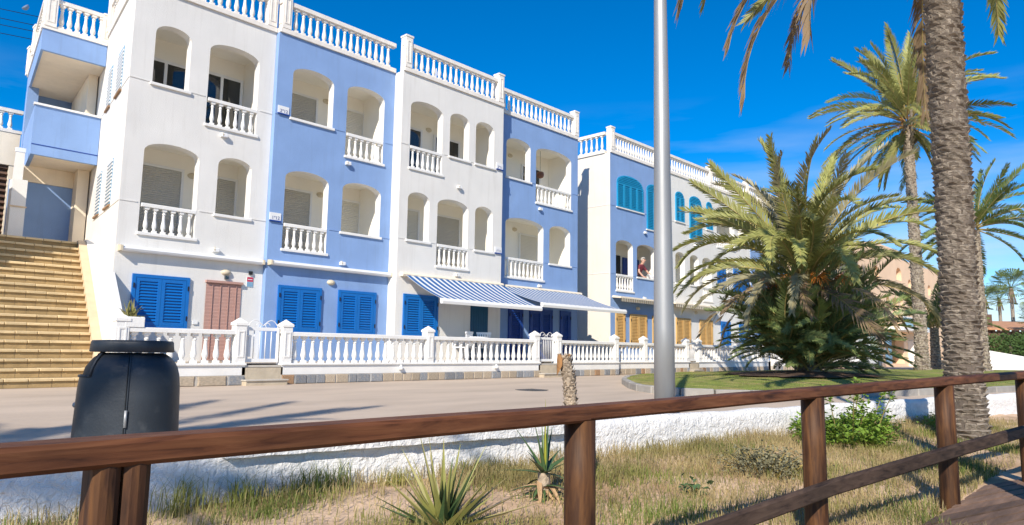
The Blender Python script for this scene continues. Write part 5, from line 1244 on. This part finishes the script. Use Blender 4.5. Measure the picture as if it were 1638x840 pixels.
def fan_palm(label, x, y, h, r, seed, n=26):
    t = root('fan_palm', (x, y, 0), label, 'palm tree', 'fan palms on the skyline', False); k = MB(); k.lathe([(.28,-.1),(.2,h*.5),(.18,h)], 10); k.build('trunk', 'bark', t, True); rr = random.Random(seed)
    km = MB()
    for q in range(13):
        a = R(-75+q*12.5); km.poly(((.75*r,0,0),(.75*r+.62*r*math.cos(a)*.9, .62*r*math.sin(a), -.06*abs(q-6)*.2),(.75*r+.6*r*math.cos(a+.1)*.9,.6*r*math.sin(a+.1),-.05)))
    km.bar((0,0,0),(.78*r,0,0), .03); me = km.mesh('fan', 'frond_green')
    for i in range(n):
        az = i*2.4; el = R(75-105*i/n); obj('frond', me, t, loc=(0,0,h), rot=(rr.uniform(-.3,.3), -el, az), scale=(1,)*3)
    k = MB()
    for i in range(24): a = i*.7; k.tube([(.15*math.cos(a), .15*math.sin(a), h-.1), (.42*math.cos(a), .42*math.sin(a), h-r*.9)], .04, 3, False)
    k.build('dead_skirt', 'frond_dead', t)
fan_palm('short fan palm with a shaggy skirt left of the skyline pair', 106.9, 17.9, 8.1, 1.5, 1); fan_palm('slender fan palm standing between the two shaggy ones', 108.2, 16.6, 8.1, 1.6, 2); fan_palm('tallest shaggy fan palm behind the timber house', 98.5, 13.9, 8.7, 1.9, 3, 34); fan_palm('fan palm at the right behind the timber house roof', 92, 10.4, 7.6, 1.6, 4, 30); fan_palm('low fan palm spreading over the terracotta roof', 84, 9.3, 4.6, 1.9, 5, 34)
# handrail and stub by the street end
HR = root('handrail', (30, -1.2, -.1), 'grey metal handrail crossing the street end right of the thick palm', 'handrail')
k = MB(); k.tube([(27.2,1.6,.55),(36,-5.2,.60)], .035, 8); k.build('rail', 'iron', HR, True)
for u in (0.02, .5, .98): k = MB(); k.tube([(27.2+8.8*u, 1.6-6.8*u, -.45), (27.2+8.8*u, 1.6-6.8*u, .56)], .03, 8); k.build('post', 'iron', HR, True)
# overhead wires at the left, the moon
for i, (za, zb2) in enumerate(((16.05,16.0),(15.75,15.55),(15.35,15.25),(15.0,14.85))):
    k = MB(); P = []
    for q in range(9): u = q/8; P.append((-14+21.5*u, 42-(4 if i < 4 else 0)*u, za+(zb2-za)*u-.9*4*u*(1-u)*.25)); 
    k.tube(P, .016, 5); o = k.build('overhead_wire', 'wire', None, True); tag(o, ('uppermost of the four thin black overhead wires by the stair tower','second highest of the four thin black overhead wires by the stair tower','third highest of the four thin black overhead wires by the stair tower','lowest of the four thin black overhead wires by the stair tower')[i], 'wire', 'overhead wires')
k = MB(); n = 16; r0 = 7.5; c = Vector((.2107,1.158,.4727))*1500; rings = []
vdir = c.normalized(); sx = Vector((1,.0,.0)); sx = (sx-vdir*sx.dot(vdir)).normalized(); sy = vdir.cross(sx)
ang = R(40); ex, ey = sx*math.cos(ang)+sy*math.sin(ang), -sx*math.sin(ang)+sy*math.cos(ang)
for j in range(9):
    a = -math.pi/2+math.pi*j/8; rings.append([k.vert(c+ey*r0*math.sin(a)+(ex*math.sin(b)-vdir*math.cos(b))*r0*math.cos(a)) for b in [R(-12)+R(102)*i/n for i in range(n+1)]])
for a, b in zip(rings, rings[1:]):
    for i in range(n): k.face((a[i], a[i+1], b[i+1], b[i]))
tag(k.build('moon', 'moon', None, True), 'pale half moon in the blue sky above the stair tower', 'moon')

for o in bpy.data.objects:
    if '_wc' in o: del o['_wc']
